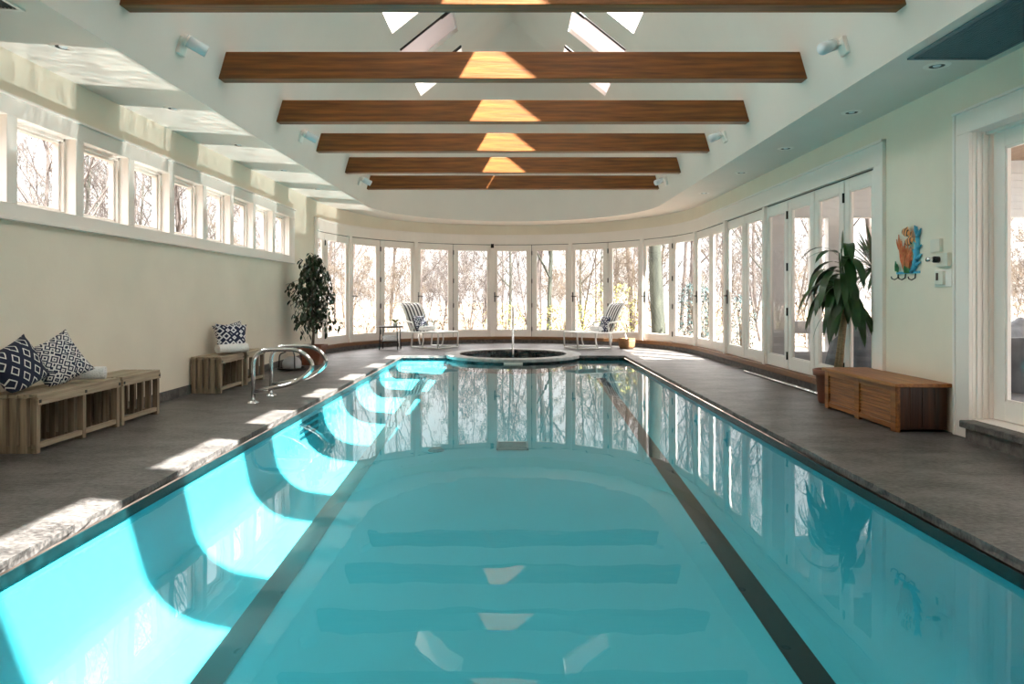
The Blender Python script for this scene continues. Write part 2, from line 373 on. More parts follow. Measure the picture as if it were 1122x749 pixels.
# ------------------------------------------------------------------ door leaves
n_door = [0]
def leaf(A, B, hinge=None, handle=None, label='', z0=DZ0, z1=DZ1 - .013, stile=.10, gap=.008, lever=False):
    n_door[0] += 1
    A = Vector(A); B = Vector(B); d = B - A; w = d.length - 2 * gap; ang = math.atan2(d.y, d.x)
    o = empty('door_%d' % n_door[0], A + d.normalized() * gap + Vector((0, 0, z0)), ang)
    tag(o, label, 'glass door', kind='structure')
    H = z1 - z0; tp, bt = .125, .145
    fr = MB()
    fr.box(0, stile, -.022, .022, 0, H); fr.box(w - stile, w, -.022, .022, 0, H)
    fr.box(stile, w - stile, -.022, .022, 0, bt); fr.box(stile, w - stile, -.022, .022, H - tp, H)
    t = .014   # glazing bead
    fr.box(stile, stile + t, -.015, .015, bt, H - tp); fr.box(w - stile - t, w - stile, -.015, .015, bt, H - tp)
    fr.box(stile, w - stile, -.015, .015, bt, bt + t); fr.box(stile, w - stile, -.015, .015, H - tp - t, H - tp)
    fr.build('door_frame', M['white'], o, bevel=.003)
    MB().add([(stile, 0, bt), (w - stile, 0, bt), (w - stile, 0, H - tp), (stile, 0, H - tp)], [(0, 1, 2, 3)]).build('glass', M['glass'], o)
    if hinge is not None:
        hx = w + gap if hinge == 'B' else -gap
        for z in (.17, .72, 1.28, 1.93):
            MB().tube([(hx, -.03, z - .05), (hx, -.03, z + .05)], .013, 8).build('hinge', M['black'], o, loc=None)
    if handle is not None:
        hx = .045 if handle == 'A' else w - .045; s = 1 if handle == 'A' else -1
        hm = M['black'] if not lever else M['steel_dark']
        hd = MB(); hd.box(hx - .02, hx + .02, -.034, -.022, .80, 1.02)
        hd.tube([(hx, -.03, .93), (hx, -.075, .93), (hx + s * .02, -.08, .93), (hx + s * .115, -.08, .925)], .011, 8)
        if lever: hd.tube([(hx, -.03, .99), (hx, -.055, .99)], .012, 8)
        hd.build('door_handle', hm, o)
    return o
M['steel_dark'] = mat('brushed nickel', (.30, .28, .25), .3, .9)
RO = RA + .045
for k in range(-5, 7):
    a0 = R(-6.8 + 15 * (k - 1)); a1 = R(-6.8 + 15 * k)
    if k == -5: a0 = R(-89.2)
    i = k + 5
    left_is_mullion = (k % 2 != 0)     # mullions at -6.8 + 30 j
    leaf(arc(a0, RO), arc(a1, RO), 'B' if (k % 2 != 0) else None, 'A' if (k % 2 != 0 and k > -5) else None,
         'white glazed door leaf, %s from the fig tree end of the curve' % ORD[i])
xs = XR + .045
tags = ['first', 'second', 'third', 'fourth', 'fifth', 'sixth', 'seventh', 'eighth']
for i in range(8):
    A = (xs, DY[i], 0); B = (xs, DY[i + 1], 0)
    if i == 0: A = tuple(arc(R(83.2), RO))
    hinge = 'B' if i in (4, 6) else None
    handle = {0: 'A', 2: 'A', 5: 'B', 6: 'A'}.get(i)
    leaf(A, B, hinge, handle, 'white glazed door leaf of the straight side, %s from the curve' % tags[i], lever=i in (5, 6))
# posts between the pairs
ps = MB()
for k in range(-4, 7, 2):
    a = R(-6.8 + 15 * k); p = arc(a, RA + .02)
    mt = Matrix.Translation(p) @ Matrix.Rotation(-a, 4, 'Z')
    ps.box(-.042, .042, -.04, .07, .150, DZ1 + .02, mt)
for y in (10.89, 9.185):
    ps.box(XR - .02, XR + .09, y - .04, y + .04, .150, DZ1 + .02)
tag(ps.build('trim_6', M['white'], bevel=.004), 'white posts between the pairs of glass doors', 'trim', kind='structure')
se = MB().arcwall(RA + .03, RA + .06, 2.270, 2.286, -PI / 2, PI / 2, 72)  # dark strips put into the door gaps to draw their shadow lines
se.box(XR + .03, XR + .06, 6.37, CY, 2.270, 2.286)
for k in range(-5, 7):
    if k % 2 != 0:
        a = R(-6.8 + 15 * k); p = arc(a, RO + .012); mt = Matrix.Translation(p) @ Matrix.Rotation(-a, 4, 'Z')
        se.box(-.012, .012, -.004, .016, .152, 2.28, mt)
for y in (11.74, 10.05, 8.46, 7.72, 7.02): se.box(XR + .052, XR + .07, y - .012, y + .012, .152, 2.28)
tag(se.build('trim_shade_8', M['black']), 'dark strips drawing the shadow lines in the joints of the glass doors', 'trim', kind='structure')
# door closer block at the meeting of the central pair
MBc = MB().box(-.035, .035, -.06, 0, 0, .09)
o = MBc.build('door_closer', M['black'], loc=tuple(arc(R(-6.8), RA - .02) + Vector((0, 0, 2.20))))
tag(o, 'small black bolt block atop the central door post', 'door bolt')

# near doorway on the right
n1 = MB()
n1.box(XR - .025, XR + .0, 5.03, 5.19, 0, 2.283); n1.box(XR - .025, XR, 3.12, 5.19, 2.283, 2.445)
n1.box(XR - .04, XR, 3.10, 5.21, 2.445, 2.465); n1.box(XR - .035, XR, 5.18, 5.205, 0, 2.455)
n1.box(XR, XR + .20, 5.03, 5.07, 0, 2.30); n1.box(XR, XR + .20, 3.27, 5.07, 2.283, 2.303); n1.box(XR - .025, XR + .2, 3.12, 3.31, 0, 2.30)
for q in range(3): n1.box(XR + .03 + .045 * q, XR + .05 + .045 * q, 5.018, 5.03, .15, 2.283)
n1.box(XR, XR + .22, 3.27, 5.07, 0, .15); n1.box(XR + .1, XR + .16, 3.27, 5.07, 2.262, 2.283)
tag(n1.build('trim_7', M['white'], bevel=.004), 'deep white casing of the doorway beside the stone step', 'trim', kind='structure')
leaf((XR + .17, 5.022, 0), (XR + .17, 4.17, 0), None, 'B', 'white glazed door leaf above the grey stone step', stile=.115, lever=True)
leaf((XR + .17, 4.17, 0), (XR + .17, 3.32, 0), 'B', None, 'white glazed door leaf at the near end of the step', stile=.115)
st = empty('stone_step', (3.36, 4.2, 0)); tag(st, 'dark grey stone doorstep under the near glazed door', 'doorstep', kind='thing')
MB().box(-.06, .06, -1.0, .80, .095, .146).build('tread', M['stonebase'], st, bevel=.008)
MB().box(-.03, .06, -1.0, .77, 0, .095).build('riser', M['stonebase'], st)

# ------------------------------------------------------------------ ceiling: soffit, vault, skylights
IR = 2.68
def inner_pts(r, n=48): return [(r, YB)] + [(r * sin(a), CY + r * cos(a)) for a in [R(90) - PI * i / n for i in range(n + 1)]] + [(-r, YB)]
def sofz(x): return SOF + (.065 * min(1, (-x - 2.68) / .87) if x < -2.68 else 0)
so = fill_outline([[(x, y, sofz(x)) for x, y in [(XL - .1, YB), (-IR, YB)] + inner_pts(IR)[::-1][1:-1] + [(IR, YB), (XR + .1, YB)] + room_outline(.1)[2:]]], 'ceiling', M['ceil'])
tag(so, 'flat pale soffit running around the vault', 'ceiling', kind='structure')
PROF = [(2.68, 1.68), (2.61, 1.95), (2.53, 2.23), (2.43, 2.50), (2.30, 2.75), (2.15, 2.99), (2.0, 3.19), (1.86, 3.35), (1.74, 3.545), (1.66, 3.635), (.878, 4.26), (0, 4.963)]
SK0 = 0.878; SK1 = 1.66
sky = [(9.30 + 1.5 * k - .92, min(12.18, 9.30 + 1.5 * k)) for k in range(-7, 3)]
ys = sorted({YB, CY} | {v for ab in sky for v in ab if YB < v < CY})
va = MB()
for sgn in (1, -1):
    for i in range(len(PROF) - 1):
        (xa, za), (xb, zb) = PROF[i], PROF[i + 1]
        for y0, y1 in zip(ys[:-1], ys[1:]):
            if i == 9 and any(abs(y0 - a) < 1e-6 or (y0 < a + 1e-6 and y1 > a) or (a <= y0 < b) for a, b in sky): continue
            va.add([(sgn * xa, y0, za + EYE), (sgn * xa, y1, za + EYE), (sgn * xb, y1, zb + EYE), (sgn * xb, y0, zb + EYE)], [(0, 1, 2, 3)])
n = 48
for i in range(len(PROF) - 1):
    (xa, za), (xb, zb) = PROF[i], PROF[i + 1]
    for k in range(n):
        a0, a1 = -PI / 2 + PI * k / n, -PI / 2 + PI * (k + 1) / n
        vs = [(xa * sin(a0), CY + xa * cos(a0), za + EYE), (xa * sin(a1), CY + xa * cos(a1), za + EYE)]
        if xb > 0: vs += [(xb * sin(a1), CY + xb * cos(a1), zb + EYE), (xb * sin(a0), CY + xb * cos(a0), zb + EYE)]
        else: vs += [(0, CY, zb + EYE)]
        va.add(vs, [tuple(range(len(vs)))])
vo = va.build('ceiling', M['ceil'], smooth=False)
bm = bmesh.new(); bm.from_mesh(vo.data); bmesh.ops.remove_doubles(bm, verts=bm.verts, dist=1e-4); bmesh.ops.recalc_face_normals(bm, faces=bm.faces)
for f in bm.faces: f.smooth = True
bm.to_mesh(vo.data); bm.free()
tag(vo, 'tall pale vaulted ceiling above the timber beams', 'ceiling', kind='structure')
# skylight wells
nwin = 9
for sgn in (1, -1):
    T = .34 if sgn > 0 else .46
    nrm = Vector((sgn * .62, 0, .785)); up = Vector((-sgn * .785, 0, .62))
    for k, (a, b) in enumerate(sky):
        if b < YB + .2: continue
        a = max(a, YB + .05)
        nwin += 1
        zc0, zc1 = 3.635 + EYE, 4.26 + EYE
        p0 = Vector((sgn * SK1, a, zc0)); p1 = Vector((sgn * SK1, b, zc0)); p2 = Vector((sgn * SK0, b, zc1)); p3 = Vector((sgn * SK0, a, zc1))
        fl = Vector((0, -.20, 0)) if sgn > 0 else Vector((0, 0, 0))
        q0, q1, q2, q3 = p0 + nrm * T + fl, p1 + nrm * T, p2 + nrm * T + up * (.06 if sgn > 0 else 0), p3 + nrm * T + fl + up * (.06 if sgn > 0 else 0)
        w = empty('window_%d' % nwin, (p0 + p2) / 2)
        side = 'sunny' if sgn > 0 else 'shaded'
        tag(w, 'skylight in the %s slope of the vault, %s from the near end' % (side, ORD[k]), 'skylight', kind='structure')
        oo = (p0 + p2) / 2
        L = lambda p: p - oo
        MB().add([L(p) for p in (p0, p1, p2, p3, q0, q1, q2, q3)], [(0, 1, 5, 4), (1, 2, 6, 5), (2, 3, 7, 6), (3, 0, 4, 7)]).build('skylight_well', M['white'], w)
        MB().add([L(p) for p in (q0, q1, q2, q3)], [(0, 1, 2, 3)]).build('glass', M['glass'], w)
        if k == 8 or (k == 9 and sgn > 0):  # the last sunny skylight's blind is added to keep the sun out
            d_ = nrm * .06
            MB().add([L(p + d_) for p in (p0, p1, p2, p3)], [(0, 1, 2, 3)]).build('drawn_or_added_blind', M['blind'], w)
        # dark bronze bar of the sash along the near end of the well, with its winder box at the top
        m0, m1 = p0 - nrm * .012, p3 - nrm * .012
        MB().tube([L(m0 + Vector((0, .02, 0))), L(m1 + Vector((0, .02, 0)))], .016, 6).build('sash_bar', M['black'], w)
        e = (m1 - m0).normalized()
        MB().tube([L(m1 - e * .24 + Vector((0, .03, 0))), L(m1 - e * .02 + Vector((0, .03, 0)))], .026, 8).build('winder', M['black'], w)

# ------------------------------------------------------------------ timber beams
bxs = (2.622, 2.562)
by = [4.48, 5.99, 7.456, 8.958, 10.49, 12.06]
for i, y in enumerate(by):
    zb, zt = EYE + 1.943, EYE + 2.182
    e0, e1 = bxs
    if i == 5: e0, e1 = 2.62, 2.56
    mb = MB().prism([(-e0, zb), (e0, zb), (e1, zt), (-e1, zt)], 'y', -.0, .13)
    o = mb.build('ceiling_beam', M['beam'], bevel=.006, loc=(0, y, 0))
    nm = ['nearest to the photographer', 'second from the near end', 'third from the near end', 'third from the curved end', 'second from the curved end', 'closest to the curved end'][i]
    tag(o, 'brown stained timber beam across the vault, %s' % nm, 'beam', 'timber beams across the vault', 'thing')

# ------------------------------------------------------------------ pool
pool = empty('swimming_pool', (0, 6, 0)); tag(pool, 'long turquoise lap pool with two dark lane lines', 'pool', kind='thing')
def P(o):
    o.parent = pool; o.matrix_parent_inverse = Matrix.Translation((0, -6, 0)); return o
W = 2.0
bs = MB(); ny = 60; rows = []
for j in range(ny + 1):
    y = .57 + (12.27 - .57) * j / ny; zf = floor_z(y)
    r = min(.30, (-.12 - zf) * .85); rx = r * 1.0
    row = [(-W, y, -.05), (-W, y, -.13)]
    cv = [(-W + rx * (1 - cos(t)), y, zf + r * (1 - sin(t))) for t in [PI / 2 * q / 8 for q in range(9)]]
    row += cv; row += [(-x, yy, zz) for x, yy, zz in reversed(row)]
    rows.append(row)
nr = len(rows[0])
bs.add([p for r_ in rows for p in r_], [(j * nr + i, j * nr + i + 1, (j + 1) * nr + i + 1, (j + 1) * nr + i) for j in range(ny) for i in range(nr - 1)])
for row in (rows[0], rows[-1]):
    bs.add(row, [tuple(range(nr))])
P(bs.build('basin', M['plaster'], smooth=True))
bm = bmesh.new(); bm.from_mesh(pool.children[0].data); bm.free()
tb = MB()
for s in (-1, 1):
    tb.box(min(s * W, s * (W - .006)), max(s * W, s * (W - .006)),   .57, 12.27, -.09, -.035)
tb.box(-W, W, 12.262, 12.27, -.09, -.035); tb.box(-W, W, .57, .576, -.09, -.035)
P(tb.build('waterline_tile', M['tile']))
for s in (-1, 1):
    ln = MB(); q = 40
    vs = []
    for j in range(q + 1):
        y = .8 + (11.05 - .8) * j / q
        vs += [(s * 1.43 - .078, y, floor_z(y) + .004), (s * 1.43 + .078, y, floor_z(y) + .004)]
    ln.add(vs, [(2 * j, 2 * j + 1, 2 * j + 3, 2 * j + 2) for j in range(q)])
    P(ln.build('lane_line', M['lane']))
dr = MB(); y = 7.05; z = floor_z(y) + .008
for j in range(9):
    dr.box(-.16, .15, y - .15 + .035 * j, y - .15 + .035 * j + .022, z - .004 + .002 * j, z + .004 + .002 * j)
dr.box(-.17, -.15, y - .16, y + .17, z - .004, z + .02); dr.box(.14, .16, y - .16, y + .17, z - .004, z + .02)
P(dr.build('main_drain', M['drain']))
d2 = MB(); d2.lathe([(0, .02), (.06, .02), (.085, .0), (.085, -.02)], 20, (-.79, 6.95, floor_z(6.95)))
P(d2.build('floor_inlet', M['drain']))
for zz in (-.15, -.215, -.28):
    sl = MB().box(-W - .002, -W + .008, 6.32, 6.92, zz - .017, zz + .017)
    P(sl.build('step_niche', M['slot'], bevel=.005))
# water
wo = [(-W + .004, .575), (W - .004, .575), (W - .004, 12.265)]
xw = math.sqrt(1.24 ** 2 - (SPY - 12.265) ** 2); aw = math.atan2(xw, 12.265 - SPY)
wo += [(1.24 * sin(a), SPY + 1.24 * cos(a)) for a in [aw + (2 * PI - 2 * aw) * i / 40 for i in range(41)]]
wo += [(-W + .004, 12.265)]
wt = fill_outline([[(x, y, WZ) for x, y in wo]], 'pool_water', M['water'])
tag(wt, 'still clear turquoise water filling the lap pool', 'water', kind='stuff')

# spa
spa = empty('round_spa', (0, SPY, 0)); tag(spa, 'round sunken spa with pale stone rim at the pool end', 'spa', kind='thing')
MB().lathe([(SPR, -.05), (SPR, .008), (SPO, .008), (SPO + .005, -.012), (SPO, -.045), (SPR, -.05)], 72).build('stone_rim', M['coping'], spa)
MB().lathe([(1.235, -.045), (1.235, -.9)], 72).build('outer_tile_wall', M['tile'], spa, smooth=True)
MB().lathe([(SPR, -.01), (SPR, -.55), (.0, -.6)], 72).build('basin', M['tile'], spa, smooth=True)
sw = MB(); sw.lathe([(.0, -.10), (SPR, -.10)], 72); o = sw.build('spa_water', M['spawater'], loc=(0, SPY, 0))
tag(o, 'dark green water inside the round spa', 'water', kind='stuff')
MB().box(-.155, .165, -1.262, -1.225, -.085, -.042).build('spillway', M['white'], spa)
rl = empty('grab_rail', (0, 13.3, 0)); tag(rl, 'slim upright steel handrail in the round spa', 'handrail')
MB().tube([(0, .48, 0), (0, .46, .6), (0, .40, .78), (0, .28, .86), (0, .12, .84), (0, -.10, .62), (0, -.22, .40), (0, -.30, -.02), (0, -.32, -.5)], .021, 12).build('tube', M['chrome'], rl, smooth=True)
MB().lathe([(.02, .02), (.05, .012), (.055, 0)], 16, (0, .48, .0)).build('flange', M['chrome'], rl, smooth=True)

# pool grab rails on the left
def fillet(pts, r, n=6):
    out = [Vector(pts[0])]
    for i in range(1, len(pts) - 1):
        p = Vector(pts[i]); a = (Vector(pts[i - 1]) - p); b = (Vector(pts[i + 1]) - p)
        rr = min(r, a.length * .48, b.length * .48); s = p + a.normalized() * rr; e = p + b.normalized() * rr
        for k in range(n + 1):
            t = k / n; out.append(s * (1 - t) ** 2 + p * 2 * t * (1 - t) + e * t ** 2)
    out.append(Vector(pts[-1])); return out
def rail(y, lab):
    o = empty('grab_rail', (-2.6, y, 0)); tag(o, lab, 'handrail', 'paired steel grab rails')
    pts = [(0, 0, 0), (.0, 0, .50), (.08, 0, .535), (.60, 0, .535), (.66, 0, .33), (.50, 0, .20), (.0, 0, .115)]
    loop = fillet([(0, 0, 0), (.0, 0, .53), (.48, 0, .53), (.63, 0, .36), (.42, 0, .19), (.0, 0, .11)], .17, 8)
    MB().tube(loop, .021, 12).build('tube', M['chrome'], o, smooth=True)
    MB().lathe([(.021, .022), (.05, .012), (.056, 0)], 18).build('flange', M['chrome'], o, smooth=True)
rail(6.76, 'looped steel grab rail at the pool edge, nearer of two')
rail(7.26, 'looped steel grab rail at the pool edge, farther of two')

# ------------------------------------------------------------------ slatted benches
def bench(y0, y1, label, frames):
    L = y1 - y0; x0, x1 = 0, .335
    o = empty('slatted_bench', (-3.53, y0, 0)); tag(o, label, 'bench', 'slatted timber benches along the plain wall')
    H = .40
    for k in range(5):
        a = x0 + k * (x1 - x0 - .06) / 4
        MB().box(a, a + .058, 0, L, H - .028, H).build('top_slat', M['benchtop'], o, bevel=.004)
    MB().box(x1 - .032, x1 + .004, 0, L, H - .075, H - .024).build('front_rail', M['benchtop'], o, bevel=.003)
    MB().box(x0, x0 + .03, 0, L, H - .075, H - .028).build('back_rail', M['bench'], o, bevel=.003)
    MB().box(x1 - .045, x1 - .012, 0, L, .03, .065).build('stretcher', M['benchtop'], o, bevel=.003)
    for fy in frames:
        a = max(0, min(fy - y0, L - .04))
        for k in range(5):
            xx = x0 + .004 + k * (x1 - x0 - .056) / 4
            MB().box(xx, xx + .046, a, a + .038, 0, H - .03).build('leg', M['bench'], o, bevel=.004)
        MB().box(x0 + .01, x1 - .02, a + .006, a + .032, .0, .05).build('foot_rail', M['bench'], o)
    n = int(L / .085)
    for k in range(n):
        yy = .05 + k * (L - .1) / max(1, n - 1)
        MB().box(x0 + .002, x0 + .022, yy - .027, yy + .027, .0, H - .075).build('back_slat', M['bench'], o)
    # square peg ends of the joints
    for fy in frames:
        a = max(0, min(fy - y0, L - .04)); MB().box(x1 + .003, x1 + .006, a + .008, a + .03, H - .06, H - .038).build('peg', M['black'], o)
    return o
bench(4.54, 5.50, 'long slatted timber bench holding two patterned pillows', [4.54, 5.03, 5.46])
bench(5.53, 6.12, 'short slatted bench butted against the long one', [5.53, 6.08])
bench(7.40, 8.02, 'slatted bench with a pillow and rolled towel by the rails', [7.40, 7.98])
bench(8.12, 8.70, 'empty slatted bench just behind the grab rails', [8.12, 8.66])

# ------------------------------------------------------------------ pillows, towels
def pillow(loc, rot, size, thick, m, label, group=None, sy=None, zmin=None):
    n = 14; sy = sy or size; vs = []; fs = []
    for s in (1, -1):
        for i in range(n + 1):
            for j in range(n + 1):
                u = 2 * i / n - 1; v = 2 * j / n - 1
                pin = 1 - .10 * (1 - abs(v) ** 2) * abs(u) ** 3 , 1 - .10 * (1 - abs(u) ** 2) * abs(v) ** 3
                t = max(0, (1 - abs(u) ** 2.6)) ** .55 * max(0, (1 - abs(v) ** 2.6)) ** .55
                vs.append((u * size / 2 * pin[0], v * sy / 2 * pin[1], s * thick / 2 * t))
    N = (n + 1) ** 2
    for s in range(2):
        for i in range(n):
            for j in range(n):
                a = s * N + i * (n + 1) + j; fs.append((a, a + 1, a + n + 2, a + n + 1))
    mb = MB(); mb.add(vs, fs)
    o = mb.build('throw_pillow', m, smooth=True)
    bm = bmesh.new(); bm.from_mesh(o.data); bmesh.ops.remove_doubles(bm, verts=bm.verts, dist=1e-4); bmesh.ops.recalc_face_normals(bm, faces=bm.faces); bm.to_mesh(o.data); bm.free()
    for p in o.data.polygons: p.use_smooth = True
    mw = Matrix.Translation(loc) @ rot; o.matrix_world = mw; iv = mw.inverted()
    if zmin is not None:
        for v_ in o.data.vertices:
            p_ = mw @ v_.co
            if p_.z < zmin + .03: p_.z = zmin + .03 * math.exp((p_.z - zmin - .03) / .06); v_.co = iv @ p_
    tag(o, label, 'pillow', group); return o
def lean(az, tilt, roll=0):
    """sheet facing azimuth az (0: +x, 90: -y ... measured clockwise towards -y), leaning back by tilt"""
    return Matrix.Rotation(az, 4, 'Z') @ Matrix.Rotation(PI / 2 - tilt, 4, 'Y') @ Matrix.Rotation(PI / 2 + roll, 4, 'Z')
pillow((-3.385, 4.62, .40 + .178), lean(R(-14), R(14), R(24)), .345, .17, M['navy1'], 'navy pillow with bold white lozenge lines on the long bench', zmin=.402)
pillow((-3.335, 4.95, .40 + .186), lean(R(-36), R(18), R(27)), .36, .15, M['navy2'], 'navy pillow with fine white maze print on the long bench', zmin=.402)
def towel(loc, rz, length, r, label, name='rolled_towel'):
    mb = MB(); pts = []
    n = 72
    for k in range(n + 1):
        t = k / n; a = t * 2 * PI * 2.6; rr = r * (.22 + .78 * t); pts.append((rr * cos(a), rr * sin(a)))
    vs = []
    for sx in (-length / 2, -length / 2 + .012, length / 2 - .012, length / 2):
        q = .96 if abs(abs(sx) - length / 2) < 1e-6 else 1
        vs += [(sx, p[0] * q, p[1] * q + r) for p in pts]
    m = n + 1; fs = [(i * m + k, i * m + k + 1, (i + 1) * m + k + 1, (i + 1) * m + k) for i in range(3) for k in range(n)]
    mb.add(vs, fs)
    mb.lathe([(0, 0), (r * .93, 0)], 24)
    o = empty(name, loc, rz); tag(o, label, 'towel')
    mb2 = MB(); mb2.add(vs, fs)
    b = mb2.build('terry_roll', M['towel'], o, smooth=True)
    sd = b.modifiers.new('cloth', 'SOLIDIFY'); sd.thickness = r * .28; sd.offset = -1
    return o
towel((-3.33, 5.22, .402), R(20), .32, .060, 'white rolled towel beside the maze print pillow')
pillow((-3.36, 8.02, .40 + .178), lean(R(-46), R(10), R(9)), .35, .12, M['navy2'], 'dark navy pillow behind the other on the second bench', zmin=.402)
pillow((-3.285, 7.88, .40 + .172), lean(R(-52), R(14), R(-3)), .35, .12, M['navy3'], 'navy printed pillow behind the towel on the second bench', zmin=.402)
towel((-3.235, 7.78, .402), R(52), .36, .062, 'white rolled towel before the pillows on the second bench')

# ------------------------------------------------------------------ teak chest
ch = empty('storage_chest', (3.0, 5.27, 0)); tag(ch, 'low orange brown teak chest with slatted front panels', 'chest')
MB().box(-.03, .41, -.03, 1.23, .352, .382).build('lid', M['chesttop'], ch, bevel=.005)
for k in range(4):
    MB().box(.0 + k * .0975, .0965 + k * .0975, 0, .02, .02, .352).build('end_board', M['chestend_shade'], ch, bevel=.003)
MB().box(0, .39, 1.18, 1.20, .02, .352).build('far_end', M['chestend_shade'], ch)
MB().box(.37, .39, .02, 1.18, .02, .352).build('back_panel', M['chestend_shade'], ch)
fr = MB()
for a, b in ((0.0, .075), (.56, .64), (1.125, 1.20)): fr.box(-.014, .02, a, b, 0, .352)
fr.box(-.012, .018, .075, 1.125, .31, .352); fr.box(-.012, .018, .075, 1.125, .02, .06)
fr.build('front_frame', M['chest'], ch, bevel=.003)
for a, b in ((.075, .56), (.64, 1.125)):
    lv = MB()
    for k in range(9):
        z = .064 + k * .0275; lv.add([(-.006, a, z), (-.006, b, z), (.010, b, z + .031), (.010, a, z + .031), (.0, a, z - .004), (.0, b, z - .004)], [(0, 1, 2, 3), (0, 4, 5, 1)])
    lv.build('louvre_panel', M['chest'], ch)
MB().box(.0, .02, -.004, .0, 0, .352).build('corner_strip', M['chest'], ch)

# ------------------------------------------------------------------ plants
def leaf_blade(mb, p, d, up, L, w, droop, n=5, fold=.15):
    """arched strap leaf from p along d"""
    d = Vector(d).normalized(); p = Vector(p); side = d.cross(Vector(up))
    side = side.normalized() if side.length > 1e-5 else Vector((1, 0, 0))
    vs = []; q = p.copy(); st = L / n; dd = d.copy()
    for i in range(n + 1):
        t = i / n; ww = w * (sin(PI * min(1, t * .93 + .07)) ** .8) / 2 + .0008
        nn = side.cross(dd)
        vs += [q - side * ww + nn * fold * ww, q.copy(), q + side * ww + nn * fold * ww]
        dd = (dd + Vector((0, 0, -droop / n))).normalized(); q = q + dd * st
    fs = []
    for i in range(n): a = 3 * i; fs += [(a, a + 1, a + 4, a + 3), (a + 1, a + 2, a + 5, a + 4)]
    mb.add(vs, fs)

dp = empty('potted_corn_plant', (3.20, 6.76, 0)); tag(dp, 'tall cane plant with drooping strap leaves in terracotta pot', 'potted plant')
MB().lathe([(0, 0), (.125, 0), (.135, .02), (.155, .27), (.180, .272), (.186, .33), (.170, .335), (.160, .31)], 32).build('pot', M['terracotta'], dp, smooth=True)
MB().lathe([(0, .312), (.164, .312)], 24).build('soil', M['soil'], dp)
canes = [((.06, -.02), (.12, -.03), .92, .022), ((.075, .03), (.10, .0), .98, .018), ((.04, .03), (.13, .04), 1.02, .016)]
for (a, b), (c, d), h, r in canes:
    MB().tube([(a, b, .3), (a + (c - a) * .4, b + (d - b) * .4, .55), (c, d, h)], [r * 1.15, r, r * .9], 10).build('cane', M['cane'], dp, smooth=True)
rng = random.Random(11); fo = MB()
for k in range(52):
    cn = canes[k % 3][1]; h = canes[k % 3][2]
    az = rng.uniform(0, 2 * PI) if k % 3 == 0 else R(rng.choice((-80, -110, 150, 200, 90)) + rng.uniform(-25, 25)); z = rng.uniform(.0, .52)
    el = rng.uniform(.35, 1.25) if z > .3 else rng.uniform(-.1, .7)
    out = .03 + .07 * rng.random()
    x, y = cn[0] - .02 + out * cos(az), cn[1] + out * sin(az)
    if x > .12 and cos(az) > 0.2: az = PI - az; el += .15
    L = rng.uniform(.42, .60)
    leaf_blade(fo, (x, y, h - .02 + z * .95), (cos(az) * cos(el), sin(az) * cos(el), sin(el)), (0, 0, 1), L, rng.uniform(.066, .092), rng.uniform(2.4, 4.2), 8)
for az, z, L in ((R(215), 1.50, .44), (R(165), 1.50, .36)):
    leaf_blade(fo, (.05, 0, z), (cos(az), sin(az), .45), (0, 0, 1), L, .075, 1.3, 7)
for a in (R(250),):
    leaf_blade(fo, (.09, 0, 1.50), (cos(a) * .3, sin(a) * .3, 1), (1, 0, 0), .24, .05, .5, 5)
stm = MB()
for (a, b), (c, d), h, r in canes:
    stm.tube([(c, d, h - .03), (c - .02, d, h + .3), (c - .035, d * .5, h + .52)], [.012, .010, .006], 8)
stm.build('stem', M['leaf2'], dp, smooth=True)
fo.build('foliage', M['leaf2'], dp, smooth=True)

fg = empty('potted_fig_tree', (-3.15, 10.62, 0)); tag(fg, 'bushy weeping fig tree in a square brown pot', 'potted plant')
pt = MB(); b0, b1 = .13, .175
pt.add([(-b0, -b0, 0), (b0, -b0, 0), (b0, b0, 0), (-b0, b0, 0), (-b1, -b1, .26), (b1, -b1, .26), (b1, b1, .26), (-b1, b1, .26)],
       [(0, 3, 2, 1), (0, 1, 5, 4), (1, 2, 6, 5), (2, 3, 7, 6), (3, 0, 4, 7)])
pt.build('pot', M['terracotta'], fg, bevel=.01)
q = MB()
for a0, a1, c0, c1 in ((-.19, .19, -.19, -.165), (-.19, .19, .165, .19), (-.19, -.165, -.165, .165), (.165, .19, -.165, .165)): q.box(a0, a1, c0, c1, .25, .31)
q.build('pot_rim', M['terracotta'], fg, bevel=.006)
MB().box(-.165, .165, -.165, .165, .25, .285).build('soil', M['soil'], fg)
rng = random.Random(7); tk = MB(); leaves = MB()
tops = []
tk.tube([(0, 0, .28), (.015, .01, .5), (-.01, 0, .75), (.0, .01, 1.0), (.01, 0, 1.35), (0, 0, 1.6)], [.024, .021, .018, .015, .010, .005], 8)
nl = 0
